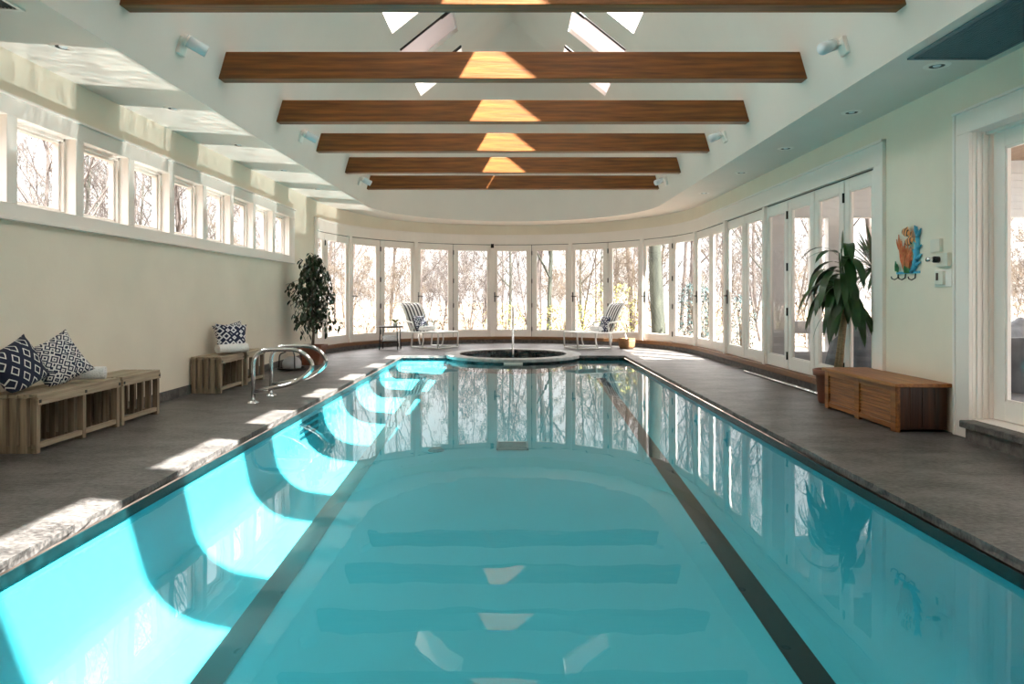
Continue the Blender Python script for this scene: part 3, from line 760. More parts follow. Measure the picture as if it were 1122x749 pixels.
for k in range(90):
    z = .55 + 1.1 * (k / 90) ** .9; az = k * 2.4 + rng.uniform(-.3, .3)
    t = (z - .55) / 1.1
    Rm = (.44 * (1 - t) ** .5 + .05) if t > .55 else (.40 + .06 * sin(k))
    Rm *= rng.uniform(.65, 1.05)
    p0 = Vector((0, 0, z * .96 - .04)); p1 = Vector((Rm * cos(az) * .5, Rm * sin(az) * .5, z + .10)); p2 = Vector((Rm * cos(az), Rm * sin(az), z + rng.uniform(-.02, .10)))
    if p2.x < -.30: p2.x = -.30; p1.x = max(p1.x, -.26)
    p3 = p2 + Vector((.05 * abs(cos(az)), .05 * sin(az), -rng.uniform(.08, .2)))
    tk.tube([p0, p1, p2, p3], [.006, .004, .0025, .001], 5)
    for j in range(rng.randint(9, 15)):
        s = rng.uniform(.25, 1.0)
        if s < .55: p = p0.lerp(p1, s / .55) if s < .4 else p1.copy()
        else: p = p1.lerp(p2, (s - .55) / .3) if s < .85 else p2.lerp(p3, (s - .85) / .15)
        p = p + Vector((rng.uniform(-.04, .04), rng.uniform(-.04, .04), rng.uniform(-.04, .03)))
        if p.x < -.30 : continue
        a = rng.uniform(0, 2 * PI)
        leaf_blade(leaves, p, (cos(a) * .7, sin(a) * .7, rng.uniform(-1.1, .25)), (0, 0, 1), rng.uniform(.075, .115), rng.uniform(.034, .046), 1.0, 3)
tk.build('trunk', M['bark'], fg, smooth=True); leaves.build('foliage', M['leaf'], fg)

# wire stand with a grey ball by the fig pot
ws = empty('wire_stand', (-3.2, 9.78, 0)); tag(ws, 'low black wire stand on the deck before the fig tree', 'stand')
ring = [(.19 * cos(a), .19 * sin(a), .03) for a in [2 * PI * k / 28 for k in range(28)]]
MB().tube(ring, .014, 8, closed=True).build('base_ring', M['black'], ws, smooth=True)
for a in (R(200), R(300), R(60)):
    MB().tube(fillet([(.18 * cos(a), .18 * sin(a), .03), (.17 * cos(a), .17 * sin(a), .24), (.08 * cos(a), .08 * sin(a), .27)], .06), .009, 8).build('hoop', M['black'], ws, smooth=True)
bl = MB(); bl.lathe([(0, 0), (.11, .005), (.135, .05), (.13, .12), (.10, .17), (.05, .195), (0, .20)], 20)
tag(bl.build('float_cushion', M['ball'], smooth=True, loc=(-3.2, 9.78, .004)), 'rounded grey cushion inside the black wire stand', 'cushion')

# ------------------------------------------------------------------ chaise lounges
def chaise(loc, rz, label):
    o = empty('chaise_lounge', loc, rz); tag(o, label, 'lounge chair', 'white sling lounge chairs')
    hw = .30
    for s in (-1, 1):
        y = s * hw
        pts = fillet([(.02, y, .02), (.0, y, .345), (.72, y, .325), (1.12, y, .335)], .06)
        MB().tube(pts, .017, 10).build('side_rail', M['lounge'], o, smooth=True)
        MB().tube(fillet([(.02, y, .02), (.78, y, .02)], .05), .017, 10).build('floor_rail', M['lounge'], o, smooth=True)
        MB().tube(fillet([(.46, y, .335), (.42, y, .18), (.47, y, .02)], .06), .015, 10).build('leg', M['lounge'], o, smooth=True)
        MB().tube(fillet([(.78, y, .02), (.74, y, .32), (.70, y * 1.06, .53), (1.02, y * 1.06, .56)], .08), .017, 10).build('armrest', M['lounge'], o, smooth=True)
        MB().tube(fillet([(1.10, y, .34), (1.16, y, .18), (1.12, y, .018)], .06), .016, 10).build('leg', M['lounge'], o, smooth=True)
    for s in (-1, 1):
        y = s * hw * .97
        MB().tube(fillet([(.80, y, .33), (1.02, y, .80), (1.10, y, .90), (1.17, y, .93)], .08), .015, 10).build('back_post', M['lounge'], o, smooth=True)
    MB().tube([(.012, -hw, .02), (.012, hw, .02)], .016, 10).build('foot_bar', M['lounge'], o, smooth=True)
    MB().tube([(.012, -hw, .338), (.012, hw, .338)], .014, 10).build('front_bar', M['lounge'], o, smooth=True)
    MB().tube([(1.17, -hw, .93), (1.17, hw, .93)], .014, 10).build('top_bar', M['lounge'], o, smooth=True)
    def sling(path, name, m):
        vs = []; n = 10
        for (x, z) in path:
            for j in range(n + 1): vs.append((x, -hw * .95 + 2 * hw * .95 * j / n, z - .015 * (1 - (2 * j / n - 1) ** 2)))
        mb = MB(); mb.add(vs, [(i * (n + 1) + j, i * (n + 1) + j + 1, (i + 1) * (n + 1) + j + 1, (i + 1) * (n + 1) + j) for i in range(len(path) - 1) for j in range(n)])
        b = mb.build(name, m, o, smooth=True); sd = b.modifiers.new('cloth', 'SOLIDIFY'); sd.thickness = .008
    sling([(.02, .352), (.25, .345), (.5, .338), (.72, .330), (.80, .335)], 'seat_sling', M['slingseat'])
    sling([(.80, .340), (.86, .455), (.93, .60), (1.0, .75), (1.05, .84), (1.10, .905), (1.17, .945)], 'back_sling', M['sling'])
    return o
# stripe pattern runs along the chair: object coordinates of each back sling have y across the chair
def rot2(v, a): return Vector((v[0] * cos(a) - v[1] * sin(a), v[0] * sin(a) + v[1] * cos(a), v[2]))
CL = (Vector((-1.33, 13.95, 0)), R(143)); CRR = (Vector((1.18, 13.90, 0)), R(22))
chaise(CL[0], CL[1], 'white lounge chair with striped back beside the black table')
chaise(CRR[0], CRR[1], 'white lounge chair with striped back beside the wicker basket')
for (p, a), lab, lt in ((CL, 'blue printed pillow on the lounge chair by the table', 'white rolled towel on the lounge chair by the table'),
                        (CRR, 'blue printed pillow on the lounge chair by the basket', 'white rolled towel on the lounge chair by the basket')):
    c = p + rot2((.80, 0, 0), a)
    pillow(c + Vector((0, 0, .335 + .17)), Matrix.Rotation(a + PI, 4, 'Z') @ lean(0, R(24)), .36, .11, M['navy3'], lab)
    t = p + rot2((.60, -.0, 0), a); towel(t + Vector((0, 0, .342)), a + PI / 2, .40, .06, lt)
# side table
tb = empty('side_table', (-2.50, 13.75, 0)); tag(tb, 'small black metal side table beside the lounge chair', 'table')
MB().lathe([(0, .445), (.26, .445), (.27, .455), (.27, .47), (.26, .475), (0, .475)], 8).build('tabletop', M['black'], tb)
for a in (45, 135, 225, 315):
    MB().tube([(.24 * cos(R(a)), .24 * sin(R(a)), .45), (.26 * cos(R(a)), .26 * sin(R(a)), 0)], .011, 8).build('leg', M['black'], tb, smooth=True)
MB().box(-.17, .17, -.17, .17, .155, .168).build('lower_shelf', M['black'], tb)
def ftowel(loc, rz, label):
    o = empty('folded_towel', loc, rz); tag(o, label, 'towel', 'towels on the side table shelf')
    MB().box(-.14, .14, -.10, .10, 0, .055).build('terry_fold', M['towel'], o, bevel=.02)
ftowel((-2.50, 13.75, .169), R(8), 'white folded towel at the bottom of the table shelf')
ftowel((-2.49, 13.75, .226), R(-4), 'white folded towel on top of the table shelf')
tp = empty('small_potted_plant', (-2.40, 13.78, .476)); tag(tp, 'little yellow green plant in a white pot on the black table', 'potted plant')
MB().lathe([(0, 0), (.04, 0), (.055, .07), (.045, .07), (0, .06)], 18).build('pot', M['white'], tp, smooth=True)
f2 = MB(); rng = random.Random(3)
M['lime'] = mat('yellow green leaf', (.25, .28, .06), .6, var=.3)
for k in range(36):
    a = rng.uniform(0, 2 * PI); leaf_blade(f2, (.01 * cos(a), .01 * sin(a), .06), (cos(a) * .6, sin(a) * .6, 1), (0, 0, 1), rng.uniform(.12, .22), .018, 1.2, 4)
f2.build('foliage', M['lime'], tp)
# basket
bk = empty('wicker_basket', (2.36, 14.0, 0)); tag(bk, 'round brown wicker basket beside the lounge chair', 'basket')
MB().lathe([(0, .005), (.14, .0), (.165, .05), (.175, .15), (.168, .195), (.158, .195), (.15, .02)], 28).build('body', M['basket'], bk, smooth=True)
MB().tube([(.166 * cos(a), .166 * sin(a), .197) for a in [2 * PI * k / 28 for k in range(28)]], .012, 8, closed=True).build('rim', M['basket'], bk, smooth=True)
# aluminium pole lying along the sill
po = empty('skimmer_pole', (3.28, 8.4, 0)); tag(po, 'long aluminium pole lying on the deck along the door sill', 'pole')
MB().tube([(-.02, 1.1, .018), (.0, -1.45, .018)], .017, 10).build('tube', M['chrome'], po, smooth=True)
MB().tube([(.0, -1.45, .018), (.003, -1.62, .018)], .020, 10).build('grip', M['black'], po, smooth=True)

# ------------------------------------------------------------------ things on the right wall
def wp(px, py, d=0): 
    y = F * XR / (px - 562); return Vector((XR - d, y, EYE + (326 - py) * y / F))
art = empty('coral_hook_plaque', tuple(wp(996, 300))); tag(art, 'painted metal coral and fish plaque with three hooks', 'wall hook')
A0 = wp(996, 300)
def AP(px, py, d): return wp(px, py, d) - A0
rng = random.Random(5)
cr = MB()
for k, (x, ytop, xb) in enumerate([(987, 257, 993), (990, 264, 993), (993.5, 266, 994), (997, 268, 996), (1000, 270, 997), (1001.5, 277, 998)]):
    cr.tube([AP(xb, 298, .014), AP((x + xb) / 2 - .4, 285, .016 + .002 * k), AP(x, ytop + 8, .016), AP(x - .5, ytop, .014)], [.009, .011, .009, .004], 6)
    for s in (-1, 1): cr.tube([AP(x, ytop + 16, .016), AP(x + s * 1.9, ytop + 9, .018), AP(x + s * 2.2, ytop + 5, .018)], [.008, .006, .003], 6)
cr.build('orange_coral', M['orange'], art, smooth=True)
bc = MB()
bc.tube([AP(1000, 298, .012), AP(1004, 292, .014), AP(1006.5, 278, .014), AP(1007, 262, .014), AP(1006, 248, .012)], [.018, .026, .024, .020, .006], 7)
for a, b, c, d in ((1006.5, 284, 1012, 278), (1007, 272, 1011.5, 268), (1007, 260, 1011, 250), (1007, 256, 1004, 247), (1006, 278, 1002, 273), (1005, 290, 1010.5, 287), (1007, 268, 1003, 263)):
    bc.tube([AP(a, b, .014), AP((a + c) / 2, (b + d) / 2, .016), AP(c, d, .014)], [.018, .014, .005], 6)
bc.build('blue_coral', M['blue'], art, smooth=True)
gw = MB()
for x, yb, yt in ((984, 297, 286), (986, 298, 289), (994, 299, 290), (996.5, 299, 291), (998.5, 299, 292)):
    gw.tube([AP(x, yb, .02), AP(x + .6, (yb + yt) / 2, .024), AP(x - .4, yt, .02)], [.008, .012, .003], 6)
gw.build('seaweed', M['green'], art, smooth=True)
bb = MB(); p0, p1 = AP(983.5, 299, .0), AP(1008.5, 299, .0)
bb.box(-.012, 0, p1.y, p0.y, p0.z - .012, p0.z + .008); bb.build('base_plate', M['blue'], art)
for cxp, cyp, tl in ((997, 254.5, 15), (1000.5, 264.5, -8)):
    fm = MB(); c = AP(cxp, cyp, .035); n = 14
    out = [(.062 * cos(2 * PI * k / n), .036 * sin(2 * PI * k / n)) for k in range(n)]
    vs = [(u, 0, v) for u, v in out]
    fm.add([(u, .0, v) for u, v in out] + [(u * .75, -.012, v * .75) for u, v in out] + [(0, -.016, 0)], [tuple(range(n))[::-1]] + [(k, (k + 1) % n, (k + 1) % n + n, k + n) for k in range(n)] + [(n + k, n + (k + 1) % n, 2 * n) for k in range(n)])
    fm.add([(.05, 0, 0), (.095, 0, .032), (.085, 0, 0), (.095, 0, -.032)], [(0, 1, 2), (0, 2, 3)]); fm.add([(-.03, 0, .03), (.02, 0, .055), (.035, 0, .02)], [(0, 1, 2)])
    f = fm.build('fish', M['fish'], art); f.location = c; f.rotation_euler = (0, R(tl), -PI / 2)
for x in (985, 993, 1004):
    q = AP(x, 300, .006); MB().tube([q + Vector((0, 0, .01)), q + Vector((-.004, 0, -.035)), q + Vector((-.03, .004, -.05)), q + Vector((-.052, .008, -.042)), q + Vector((-.058, .01, -.022))], .005, 8).build('hook', M['black'], art, smooth=True)
def wbox(name, px0, px1, py0, py1, d, m, parent, base, b=.004):
    a, c = wp(px0, py0), wp(px1, py1)
    zt, zb = wp((px0 + px1) / 2, py0).z, wp((px0 + px1) / 2, py1).z
    return MB().box(XR - d - base.x, XR - base.x, c.y - base.y, a.y - base.y, zb - base.z, zt - base.z).build(name, m, parent, bevel=b)
B = wp(1028, 269); s1 = empty('wall_sensor', tuple(B)); tag(s1, 'small blank ivory box, topmost on the wall by the doorway', 'wall sensor')
wbox('cover', 1023, 1033.5, 262, 276, .03, M['plastic'], s1, B)
B = wp(1035, 284); s2 = empty('key_switch', tuple(B)); tag(s2, 'ivory switch box with a projecting dark and steel knob', 'switch')
wbox('cover', 1030, 1043, 277, 292, .035, M['plastic'], s2, B)
MB().tube([(-.035, .02, 0), (-.075, .02, 0)], .026, 16).build('collar', M['black'], s2, smooth=True)
MB().tube([(-.075, .02, 0), (-.13, .02, 0)], .018, 16).build('knob', M['chrome'], s2, smooth=True)
B = wp(1034, 304); s3 = empty('light_switch', tuple(B)); tag(s3, 'white switch plate with a dark rocker, lowest by the doorway', 'switch')
wbox('plate', 1025, 1043.5, 295, 314, .008, M['white'], s3, B, .003); wbox('housing', 1027.5, 1037, 297, 312, .03, M['plastic'], s3, B)
a = wp(1031, 303) - B
MB().box(-.034, -.03, a.y - .012, a.y + .012, a.z - .03, a.z + .03).build('rocker', M['black'], s3)

# ------------------------------------------------------------------ soffit fittings
def downlight(x, y, label):
    o = empty('recessed_light', (x, y, sofz(x))); tag(o, label, 'downlight', 'recessed lights in the soffit')
    MB().lathe([(.050, -.001), (.055, -.008), (.085, -.005), (.09, -.0005)], 24).build('trim_ring', M['white'], o, smooth=True)
    MB().lathe([(.052, -.004), (.03, -.0015), (0, -.001)], 24).build('reflector', M['ventdark'], o, smooth=True)
    MB().lathe([(0, -.012), (.02, -.010), (.028, -.002)], 16).build('bulb', M['lens'], o, smooth=True)
for i, y in enumerate((4.6, 6.1, 7.55, 9.05, 10.6)): downlight(-3.06, y, 'recessed light in the soffit over the high windows, %s from the near end' % ORD[i])
for i, y in enumerate((4.89, 6.12, 7.6, 9.07, 10.85)): downlight(3.07, y, 'recessed light in the soffit over the glazed doors, %s from the near end' % ORD[i])
def vent(x0, x1, y0, y1, m, label):
    o = empty('ceiling_vent', ((x0 + x1) / 2, (y0 + y1) / 2, sofz((x0 + x1) / 2))); tag(o, label, 'air vent')
    if x0 < 0: o.rotation_euler = (0, .0746, 0)
    hx, hy = (x1 - x0) / 2, (y1 - y0) / 2; f = MB(); t = .025
    f.box(-hx, hx, -hy, -hy + t, -.012, 0); f.box(-hx, hx, hy - t, hy, -.012, 0); f.box(-hx, -hx + t, -hy, hy, -.012, 0); f.box(hx - t, hx, -hy, hy, -.012, 0)
    f.build('frame', M['white'] if m is M['ventdark'] else m, o)
    g = MB().box(-hx + t, hx - t, -hy + t, hy - t, -.004, -.001)
    k = int(2 * hx / .025)
    for i in range(k): x = -hx + t + (2 * hx - 2 * t) * i / k; g.box(x, x + .006, -hy + t, hy - t, -.009, -.004)
    g.build('grille', m, o)
vent(2.77, 3.33, 3.3, 4.745, M['vent'], 'large blue grey vent in the soffit above the near doorway')
vent(-3.3, -2.87, 3.2, 3.98, M['ventdark'], 'dark vent with pale frame in the soffit over the windows')
def spot(s, y, label):
    p = Vector((s * 2.605, y, EYE + 1.975)); o = empty('wall_spotlight', p, 0 if s > 0 else PI); tag(o, label, 'spotlight', 'white spotlights on the cove')
    tl = math.atan2(.07, .27)
    MB().box(-.03, .03, -.055, .055, -.07, .07, Matrix.Rotation(-tl, 4, 'Y')).build('wall_plate', M['white'], o, bevel=.008)
    MB().tube([(-.02, 0, .02), (-.07, 0, .01)], .016, 10).build('arm', M['white'], o, smooth=True)
    MB().tube([(-.06, .045, .03), (-.19, -.03, -.035)], [.045, .048], 16).build('lamp_head', M['lens'], o, smooth=True)
    MB().tube([(-.045, .055, .04), (-.075, .038, .022)], [.035, .05], 16).build('heat_sink', M['white'], o, smooth=True)
for i, y in enumerate((5.3, 8.28, 11.45)):
    spot(1, y, 'white spotlight on the cove above the glazed doors, %s from the near end' % ORD[i])
    spot(-1, y, 'white spotlight on the cove above the high windows, %s from the near end' % ORD[i])

# ------------------------------------------------------------------ porch outside the right side
pw = MB()
pw.box(3.58, 7.7, 9.5, 9.62, 2.18, 3.0); pw.box(3.58, 3.96, 9.5, 9.62, -.1, 2.18); pw.box(4.2, 4.31, 9.5, 9.62, -.1, 2.18); pw.box(4.44, 4.69, 9.5, 9.62, -.1, 2.18)
pw.box(3.9, 7.7, 9.5, 9.62, .55, .72); pw.box(3.9, 4.7, 9.5, 9.62, -.1, .29); pw.box(4.69, 7.7, 9.5, 9.62, -.1, .29); pw.box(5.15, 5.35, 9.5, 9.62, -.1, 2.18); pw.box(6.3, 6.5, 9.5, 9.62, -.1, 2.18)
for k in range(7): pw.box(3.58, 7.7, 9.488, 9.5, 2.2 + .1 * k, 2.29 + .1 * k)
pw.build('wall_porch', M['siding'])
tag(bpy.data.objects['wall_porch'], 'pale grey end wall of the porch outside', 'wall', kind='structure')
pe = MB(); pe.box(7.6, 7.75, 1.0, 9.5, -.1, .75); pe.box(7.6, 7.75, 1.0, 9.5, 2.2, 2.45); pe.box(7.6, 7.75, 1.0, 9.5, 2.8, 3.0)
for k in range(9): y = 1.0 + k * 1.03; pe.box(7.6, 7.75, y, y + .22, .75, 2.85)
pe.box(7.58, 7.75, 1.0, 9.5, 1.45, 1.52)
tag(pe.build('wall_porch', M['white']), 'white window wall along the outer porch side', 'wall', kind='structure')
tag(MB().box(3.58, 7.8, .5, 9.62, 2.98, 3.05).box(3.7, 7.7, 5.2, 5.4, 2.8, 2.98).box(3.7, 7.7, 7.6, 7.8, 2.8, 2.98).build('ceiling', M['porchceil']), 'brown boarded porch ceiling outside the near door', 'ceiling', kind='structure')
tag(MB().box(3.58, 12, -2, 9.62, -.2, -.05).build('floor', M['porchfloor']), 'grey paved porch floor outside the glazed doors', 'floor', kind='structure')
def sofa(x, y, rz, label, L=1.7):
    o = empty('covered_sofa', (x, y, -.05), rz); tag(o, label, 'outdoor sofa', 'covered sofas on the porch')
    mb = MB(); n = 24; m = 16; vs = []; rg = random.Random(int(x * 100 + y))
    prof = [(-.42, 0), (-.44, .20), (-.42, .42), (-.30, .47), (0, .45), (.12, .5), (.18, .75), (.28, .80), (.38, .78), (.42, .5), (.43, 0)]
    for i in range(n + 1):
        t = i / n; x_ = -L / 2 + L * t
        e = 1 + (.28 if i in (2, 3, n - 2, n - 3) else 0); sag = .05 * sin(t * PI * 5)
        for (py, pz) in prof:
            zz = pz * (.75 if i in (0, n) else e if .3 < pz < .5 and py < 0.1 else 1)
            vs.append((x_, py + rg.uniform(-.015, .015), max(0, zz + (sag + rg.uniform(-.02, .02) if pz > .1 else 0))))
    k = len(prof)
    mb.add(vs, [(i * k + j, i * k + j + 1, (i + 1) * k + j + 1, (i + 1) * k + j) for i in range(n) for j in range(k - 1)] + [tuple(range(k)), tuple(n * k + j for j in range(k))])
    mb.build('draped_cover', M['greycloth'], o, smooth=True)
    return o
sofa(4.75, 7.95, R(0), 'grey covered outdoor sofa on the porch behind the cane plant', 1.5)
sofa(4.15, 7.6, R(180), 'grey covered low seat close behind the double doors', .9)
sofa(6.6, 8.3, R(20), 'grey covered sofa seen through the near door', 1.8)
yu = empty('yucca_plant', (4.76, 8.88, -.05)); tag(yu, 'spiky yucca in a pot on the porch behind the glass', 'potted plant')
MB().lathe([(0, 0), (.15, 0), (.2, .4), (.17, .4), (0, .38)], 24).build('pot', M['greycloth'], yu, smooth=True)
MB().tube([(0, 0, .35), (.03, 0, 1.2), (0, .02, 1.5)], [.05, .045, .04], 10).build('trunk', M['bark'], yu, smooth=True)
f3 = MB(); rng = random.Random(9)
for k in range(60):
    a = rng.uniform(0, 2 * PI); e = rng.uniform(-.4, 1.3); leaf_blade(f3, (0, 0, 1.45 + .1 * rng.random()), (cos(a) * cos(e), sin(a) * cos(e), sin(e)), (0, 0, 1), rng.uniform(.42, .60), .045, .35, 5)
f3.build('foliage', M['leaf2'], yu)

# ------------------------------------------------------------------ outdoors
gr = MB(); n = 40; vs = []
def gz(x, y):
    d = math.hypot(x, y - 8); return -.30 + max(0, d - 14) * .010 + .12 * sin(x * .35) * cos(y * .3) * min(1, max(0, d - 8) / 8)
for i in range(n + 1):
    for j in range(n + 1):
        x = -60 + 120 * i / n; y = -30 + 120 * j / n; vs.append((x, y, gz(x, y) - (.9 if (-4.2 < x < 4.2 and -3.5 < y < 16.5) else 0)))
gr.add(vs, [(i * (n + 1) + j, i * (n + 1) + j + 1, (i + 1) * (n + 1) + j + 1, (i + 1) * (n + 1) + j) for i in range(n) for j in range(n)])
tag(gr.build('ground', M['ground'], smooth=True), 'leaf strewn woodland ground around the pool house', 'ground', kind='structure')

def tree_mesh(seed, h, r0, spread=1.0, lean_=0.1, dense=1.0, low=.22, tw=.0045):
    rg = random.Random(seed); mb = MB()
    def grow(p, d, L, r, lev):
        nseg = (7, 5, 4, 3, 2)[lev]; sides = (8, 5, 4, 3, 3)[lev]
        pts = [p.copy()]; q = p.copy(); dd = d.copy(); dirs = []
        for i in range(nseg):
            j = (.07, .18, .25, .3, .3)[lev]
            dd = (dd + Vector((rg.uniform(-j, j), rg.uniform(-j, j), rg.uniform(-j * .5, j) + (.04 if lev else 0)))).normalized()
            q = q + dd * (L / nseg); pts.append(q.copy()); dirs.append(dd.copy())
        rs = [r * (1 - .75 * i / nseg) for i in range(nseg + 1)]
        mb.tube(pts, rs, sides, cap=False)
        if lev == 4: return
        nc = int((11, 7, 6, 4)[lev] * dense + rg.random())
        for c in range(nc):
            t = rg.uniform(low if lev == 0 else .2, 1.0); i = min(nseg - 1, int(t * nseg)); b = pts[i].lerp(pts[i + 1], t * nseg - i)
            a = rg.uniform(0, 2 * PI); o_ = dirs[i].orthogonal().normalized(); o_ = Matrix.Rotation(a, 3, dirs[i]) @ o_
            nd = (dirs[i] * rg.uniform(.5, 1.0) + o_ * rg.uniform(.5, 1.0) * spread + Vector((0, 0, .15))).normalized()
            grow(b, nd, L * rg.uniform(.28, .5) * (1.15 - .5 * t), max(tw, rs[i] * rg.uniform(.35, .6)), lev + 1)
    grow(Vector((0, 0, -.2)), Vector((rg.uniform(-lean_, lean_), rg.uniform(-lean_, lean_), 1)).normalized(), h, r0, 0)
    return mb
def bare_tree(seed, h, r0, m, **k):
    return tree_mesh(seed, h, r0, **k).build('bare_tree', m, smooth=True)
protos = [bare_tree(21, 11, .10, M['treebark']), bare_tree(22, 9, .065, M['treebark'], spread=1.2), bare_tree(23, 12, .13, M['treebark'], spread=.8),
          bare_tree(24, 6.5, .035, M['treebark'], spread=1.1, lean_=.2, dense=1.15, low=.06), bare_tree(25, 10, .085, M['darkbark'], spread=1.0),
          bare_tree(26, 4.5, .025, M['brush'], spread=1.2, lean_=.3, dense=1.2, low=.03), bare_tree(27, 5.5, .03, M['treebark'], spread=1.3, lean_=.3, dense=1.15, low=.04)]
used = [0] * len(protos)
def put_tree(k, x, y, s=1.0, rz=0.0, label='', group=None):
    o = protos[k] if not used[k] else protos[k].copy()
    if used[k]: C.objects.link(o)
    used[k] = 1
    o.location = (x, y, gz(x, y) - .05); o.scale = (s, s, s); o.rotation_euler = (0, 0, rz)
    tag(o, label, 'tree', group)
rng = random.Random(31)
cnt = 0
for (r0, r1, num, a0, a1) in ((9.5, 13, 14, -80, 42), (13, 20, 44, -75, 60), (20, 30, 56, -64, 58), (30, 52, 60, -55, 52)):
    for i in range(num):
        a = R(a0 + (a1 - a0) * (i + rng.uniform(.1, .9)) / num); r = rng.uniform(r0, r1)
        x, y = CX + r * sin(a), 11.5 + r * cos(a)
        put_tree(rng.choice((3, 6, 5, 6, 3) if r < 13 else (0, 1, 3, 3, 5, 6, 5, 6, 2, 4)), x, y, rng.uniform(.75, 1.15), rng.uniform(0, 6.28), 'bare grey woodland tree beyond the curved glass wall', 'bare trees beyond the curved glass wall'); cnt += 1
for i in range(26):
    y = 3 + 14 * (i + rng.random() * .7) / 26; x = -rng.uniform(8, 17)
    put_tree(rng.choice((0, 1, 3, 6, 4)), x, y + (abs(x) - 6) * .9, rng.uniform(.6, 1.0), rng.uniform(0, 6.28), 'bare branching tree outside the high window strip', 'bare trees outside the high windows')
for i in range(16):
    x = rng.uniform(8, 22); y = 13 + 12 * (i + rng.random()) / 16
    put_tree(rng.choice((0, 1, 3, 5, 6)), x, y, rng.uniform(.8, 1.1), rng.uniform(0, 6.28), 'bare tree beyond the straight row of glass doors', 'bare trees beyond the straight door row')
bt = bare_tree(40, 13, .22, M['darkbark'], spread=.8, lean_=.02); bt.location = (4.45, 20.5, gz(4.4, 20.5)); tag(bt, 'thick dark mossy trunk standing outside the curved doors', 'tree')

def shrub(x, y, w, h, m, name, label, seed, nleaf=900, ls=.07, cat='shrub', group=None, cone=False):
    rg = random.Random(seed); o = empty(name, (x, y, gz(x, y))); tag(o, label, cat, group)
    st = MB(); lv = MB()
    for k in range(16):
        a = rg.uniform(0, 2 * PI); rr = w / 2 * rg.uniform(.3, .8)
        st.tube([(0, 0, -.1), (rr * .4 * cos(a), rr * .4 * sin(a), h * .5), (rr * cos(a), rr * sin(a), h * rg.uniform(.7, .95))], [.015, .01, .004], 4)
    st.build('stem', M['brush'], o)
    for k in range(nleaf):
        u = rg.uniform(-1, 1); a = rg.uniform(0, 2 * PI); rr = rg.random() ** .4; t = (u + 1) / 2
        wr_ = w / 2 * rr * ((1 - t) ** .8 + .05 if cone else math.sqrt(max(0, 1 - (u * .9) ** 2)))
        p = Vector((wr_ * cos(a), wr_ * sin(a), h * (t * .95 + .04)))
        dv = Vector((rg.uniform(-1, 1), rg.uniform(-1, 1), rg.uniform(-.6, 1)))
        leaf_blade(lv, p, dv, (0, 0, 1) if abs(dv.z) < .9 else (1, 0, 0), ls * rg.uniform(.7, 1.4), ls * .5, .4, 2)
    lv.build('foliage', m, o)
shrub(1.5, 19.5, 1.7, 1.15, M['forsythia'], 'forsythia_shrub', 'low yellow green shrub outside the central glass doors', 1)
shrub(2.75, 18.8, 1.7, 1.75, M['forsythia'], 'forsythia_shrub', 'tall yellow green shrub outside behind the striped lounge chair', 2)
shrub(-.25, 19.6, 1.3, 1.2, M['forsythia'], 'forsythia_shrub', 'small yellow green shrub outside behind the spa handrail', 3, 500)
shrub(4.65, 17.2, 1.0, 1.7, M['evergreen'], 'evergreen_shrub', 'blue green evergreen shrub outside at the bend of the doors', 4, 1500, .08)
shrub(4.95, 14.6, .6, 1.4, M['evergreen'], 'evergreen_shrub', 'slim blue green evergreen shrub beside the straight doors', 5, 900, .07)
for i, (x, y, w, h) in enumerate([(-6.5, 20, 2.2, .9), (-4.6, 21, 2.4, .9), (-2.6, 20, 2.0, .8), (-1.4, 21.5, 2.4, 1.3), (3.8, 22, 2.2, 1.2), (5.6, 20, 2.0, 1.2), (-8.2, 19, 2.2, 1.2), (.6, 22, 2.2, 1.1), (8, 18, 2, 1.2), (-6.4, 15.5, 1.6, .7)]):
    shrub(x, y, w, h, M['brush'], 'brush_clump', 'dry brown brush clump on the woodland floor outside', 50 + i, 420, .10, group='brush clumps outside the curved glass wall')

# ------------------------------------------------------------------ light
SD = Vector((-.585, .61, -1.0)).normalized()
sun = bpy.data.lights.new('sun', 'SUN'); sun.energy = 48.0; sun.angle = R(.6); sun.color = (1, .965, .90)
so_ = bpy.data.objects.new('sun', sun); C.objects.link(so_); so_.rotation_euler = SD.to_track_quat('-Z', 'Y').to_euler(); so_.location = (8, -8, 12)
w = bpy.data.worlds.new('sky'); bpy.context.scene.world = w; w.use_nodes = True
nt = w.node_tree; bg = nt.nodes['Background']
tc = nt.nodes.new('ShaderNodeTexCoord'); sp = nt.nodes.new('ShaderNodeSeparateXYZ'); rp = nt.nodes.new('ShaderNodeValToRGB')
nt.links.new(tc.outputs['Generated'], sp.inputs[0]); nt.links.new(sp.outputs['Z'], rp.inputs['Fac']); nt.links.new(rp.outputs['Color'], bg.inputs['Color'])
rp.color_ramp.elements[0].color = (1, .955, .94, 1); rp.color_ramp.elements[1].color = (1, .96, .955, 1); rp.color_ramp.elements[1].position = .9
mr = nt.nodes.new('ShaderNodeMapRange'); nt.links.new(sp.outputs['Z'], mr.inputs['Value']); nt.links.new(mr.outputs['Result'], bg.inputs['Strength'])
for k_, v_ in (('From Min', .22), ('From Max', .85), ('To Min', 1.9), ('To Max', 10.5)): mr.inputs[k_].default_value = v_
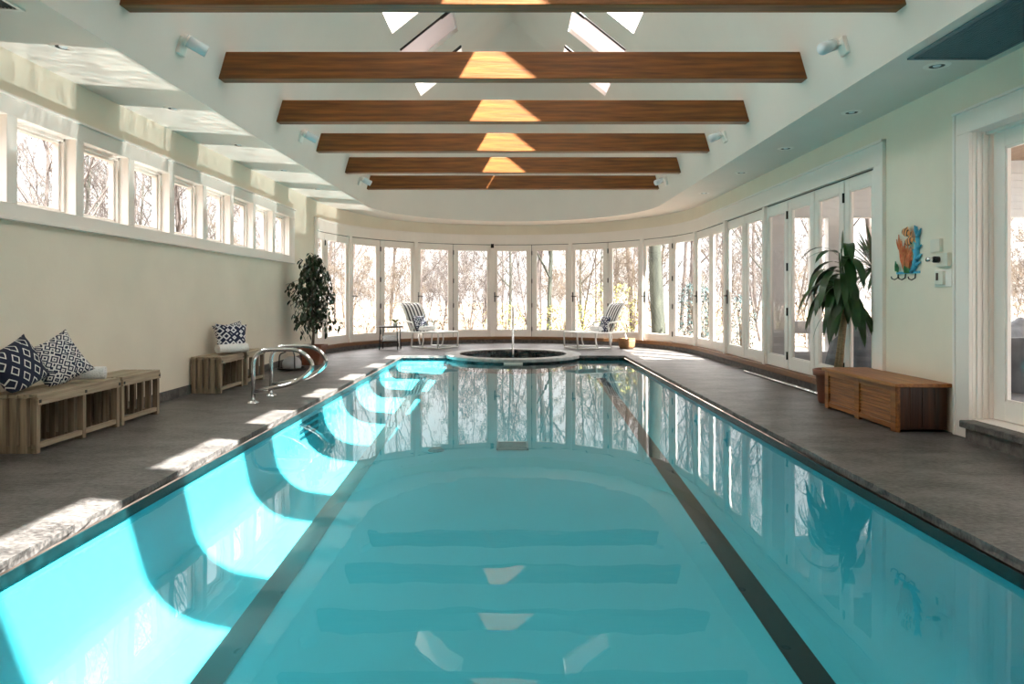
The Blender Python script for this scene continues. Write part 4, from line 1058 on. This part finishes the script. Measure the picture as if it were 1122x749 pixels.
# added lamps imitating sunlight thrown back by the water on to the wall above the windows
GD = Vector((-.585, .06, 1.0)).normalized()
gz_ = -GD; gx = Vector((1, 0, 0)); gx = (gx - gz_ * gx.dot(gz_)).normalized(); gy = gz_.cross(gx)
gl = bpy.data.lights.new('added_glint_lamp', 'AREA'); gl.shape = 'SQUARE'; gl.size = 1.9; gl.spread = R(1.0); gl.energy = 6.0; gl.color = (1, 1, .93)
gl.use_nodes = True; gt = gl.node_tree; em = gt.nodes['Emission']
ge = gt.nodes.new('ShaderNodeNewGeometry'); sx = gt.nodes.new('ShaderNodeSeparateXYZ'); gt.links.new(ge.outputs['Parametric'], sx.inputs[0])
def gm(op, a, b=None, c=None):
    n_ = gt.nodes.new('ShaderNodeMath'); n_.operation = op
    for k_, v_ in enumerate((a, b, c)):
        if v_ is None: continue
        if isinstance(v_, (int, float)): n_.inputs[k_].default_value = v_
        else: gt.links.new(v_, n_.inputs[k_])
    return n_.outputs[0]
def foot(v, c): return (v[c] - GD[c] * v.z / GD.z) * 1.9
gu = gm('SUBTRACT', sx.outputs['X'], .5); gv = gm('SUBTRACT', sx.outputs['Y'], .5)
fx = gm('ADD', gm('MULTIPLY', gu, foot(gx, 0)), gm('MULTIPLY', gv, foot(gy, 0)))
fy = gm('ADD', gm('MULTIPLY', gu, foot(gx, 1)), gm('MULTIPLY', gv, foot(gy, 1)))
msk = gm('MULTIPLY', gm('LESS_THAN', gm('ABSOLUTE', fx), .60), gm('LESS_THAN', gm('ABSOLUTE', fy), .46))
cb = gt.nodes.new('ShaderNodeCombineXYZ'); gt.links.new(gm('MULTIPLY', fx, 5.0), cb.inputs[0]); gt.links.new(gm('MULTIPLY', fy, 16.0), cb.inputs[1])
nz = gt.nodes.new('ShaderNodeTexNoise'); nz.inputs['Scale'].default_value = 1.0; nz.inputs['Detail'].default_value = 2; nz.inputs['Distortion'].default_value = 1.2
gt.links.new(cb.outputs[0], nz.inputs['Vector'])
gt.links.new(gm('MULTIPLY', msk, gm('ADD', gm('MULTIPLY', gm('POWER', nz.outputs['Fac'], 2.0), 4.0), .05)), em.inputs['Strength'])
for k in range(6):
    yc = 4.86 + 1.53 * k
    o = bpy.data.objects.new('added_glint_lamp', gl); C.objects.link(o)
    loc = Vector((-1.66, yc, WZ + .6)) + Vector((GD.x, GD.y, 0)) * (.6 / GD.z)
    o.matrix_world = Matrix.Translation(loc) @ Matrix((gx, gy, gz_)).transposed().to_4x4()

# ------------------------------------------------------------------ camera
cam = bpy.data.cameras.new('camera'); co = bpy.data.objects.new('camera', cam); C.objects.link(co)
co.location = (0, 0, EYE); co.rotation_euler = (R(90), 0, 0)
cam.sensor_width = 36; cam.lens = F * 36 / 1122; cam.shift_x = -1 / 1122; cam.shift_y = -48.5 / 1122
cam.clip_start = .05
sc = bpy.context.scene; sc.camera = co
sc.view_settings.view_transform = 'Standard'; sc.view_settings.look = 'None'; sc.view_settings.exposure = 0.2
sc.cycles.max_bounces = 14; sc.cycles.diffuse_bounces = 6; sc.cycles.glossy_bounces = 5; sc.cycles.transparent_max_bounces = 24
sc.cycles.use_denoising = True; sc.cycles.caustics_reflective = False; sc.cycles.caustics_refractive = False
sc.cycles.sample_clamp_indirect = 6
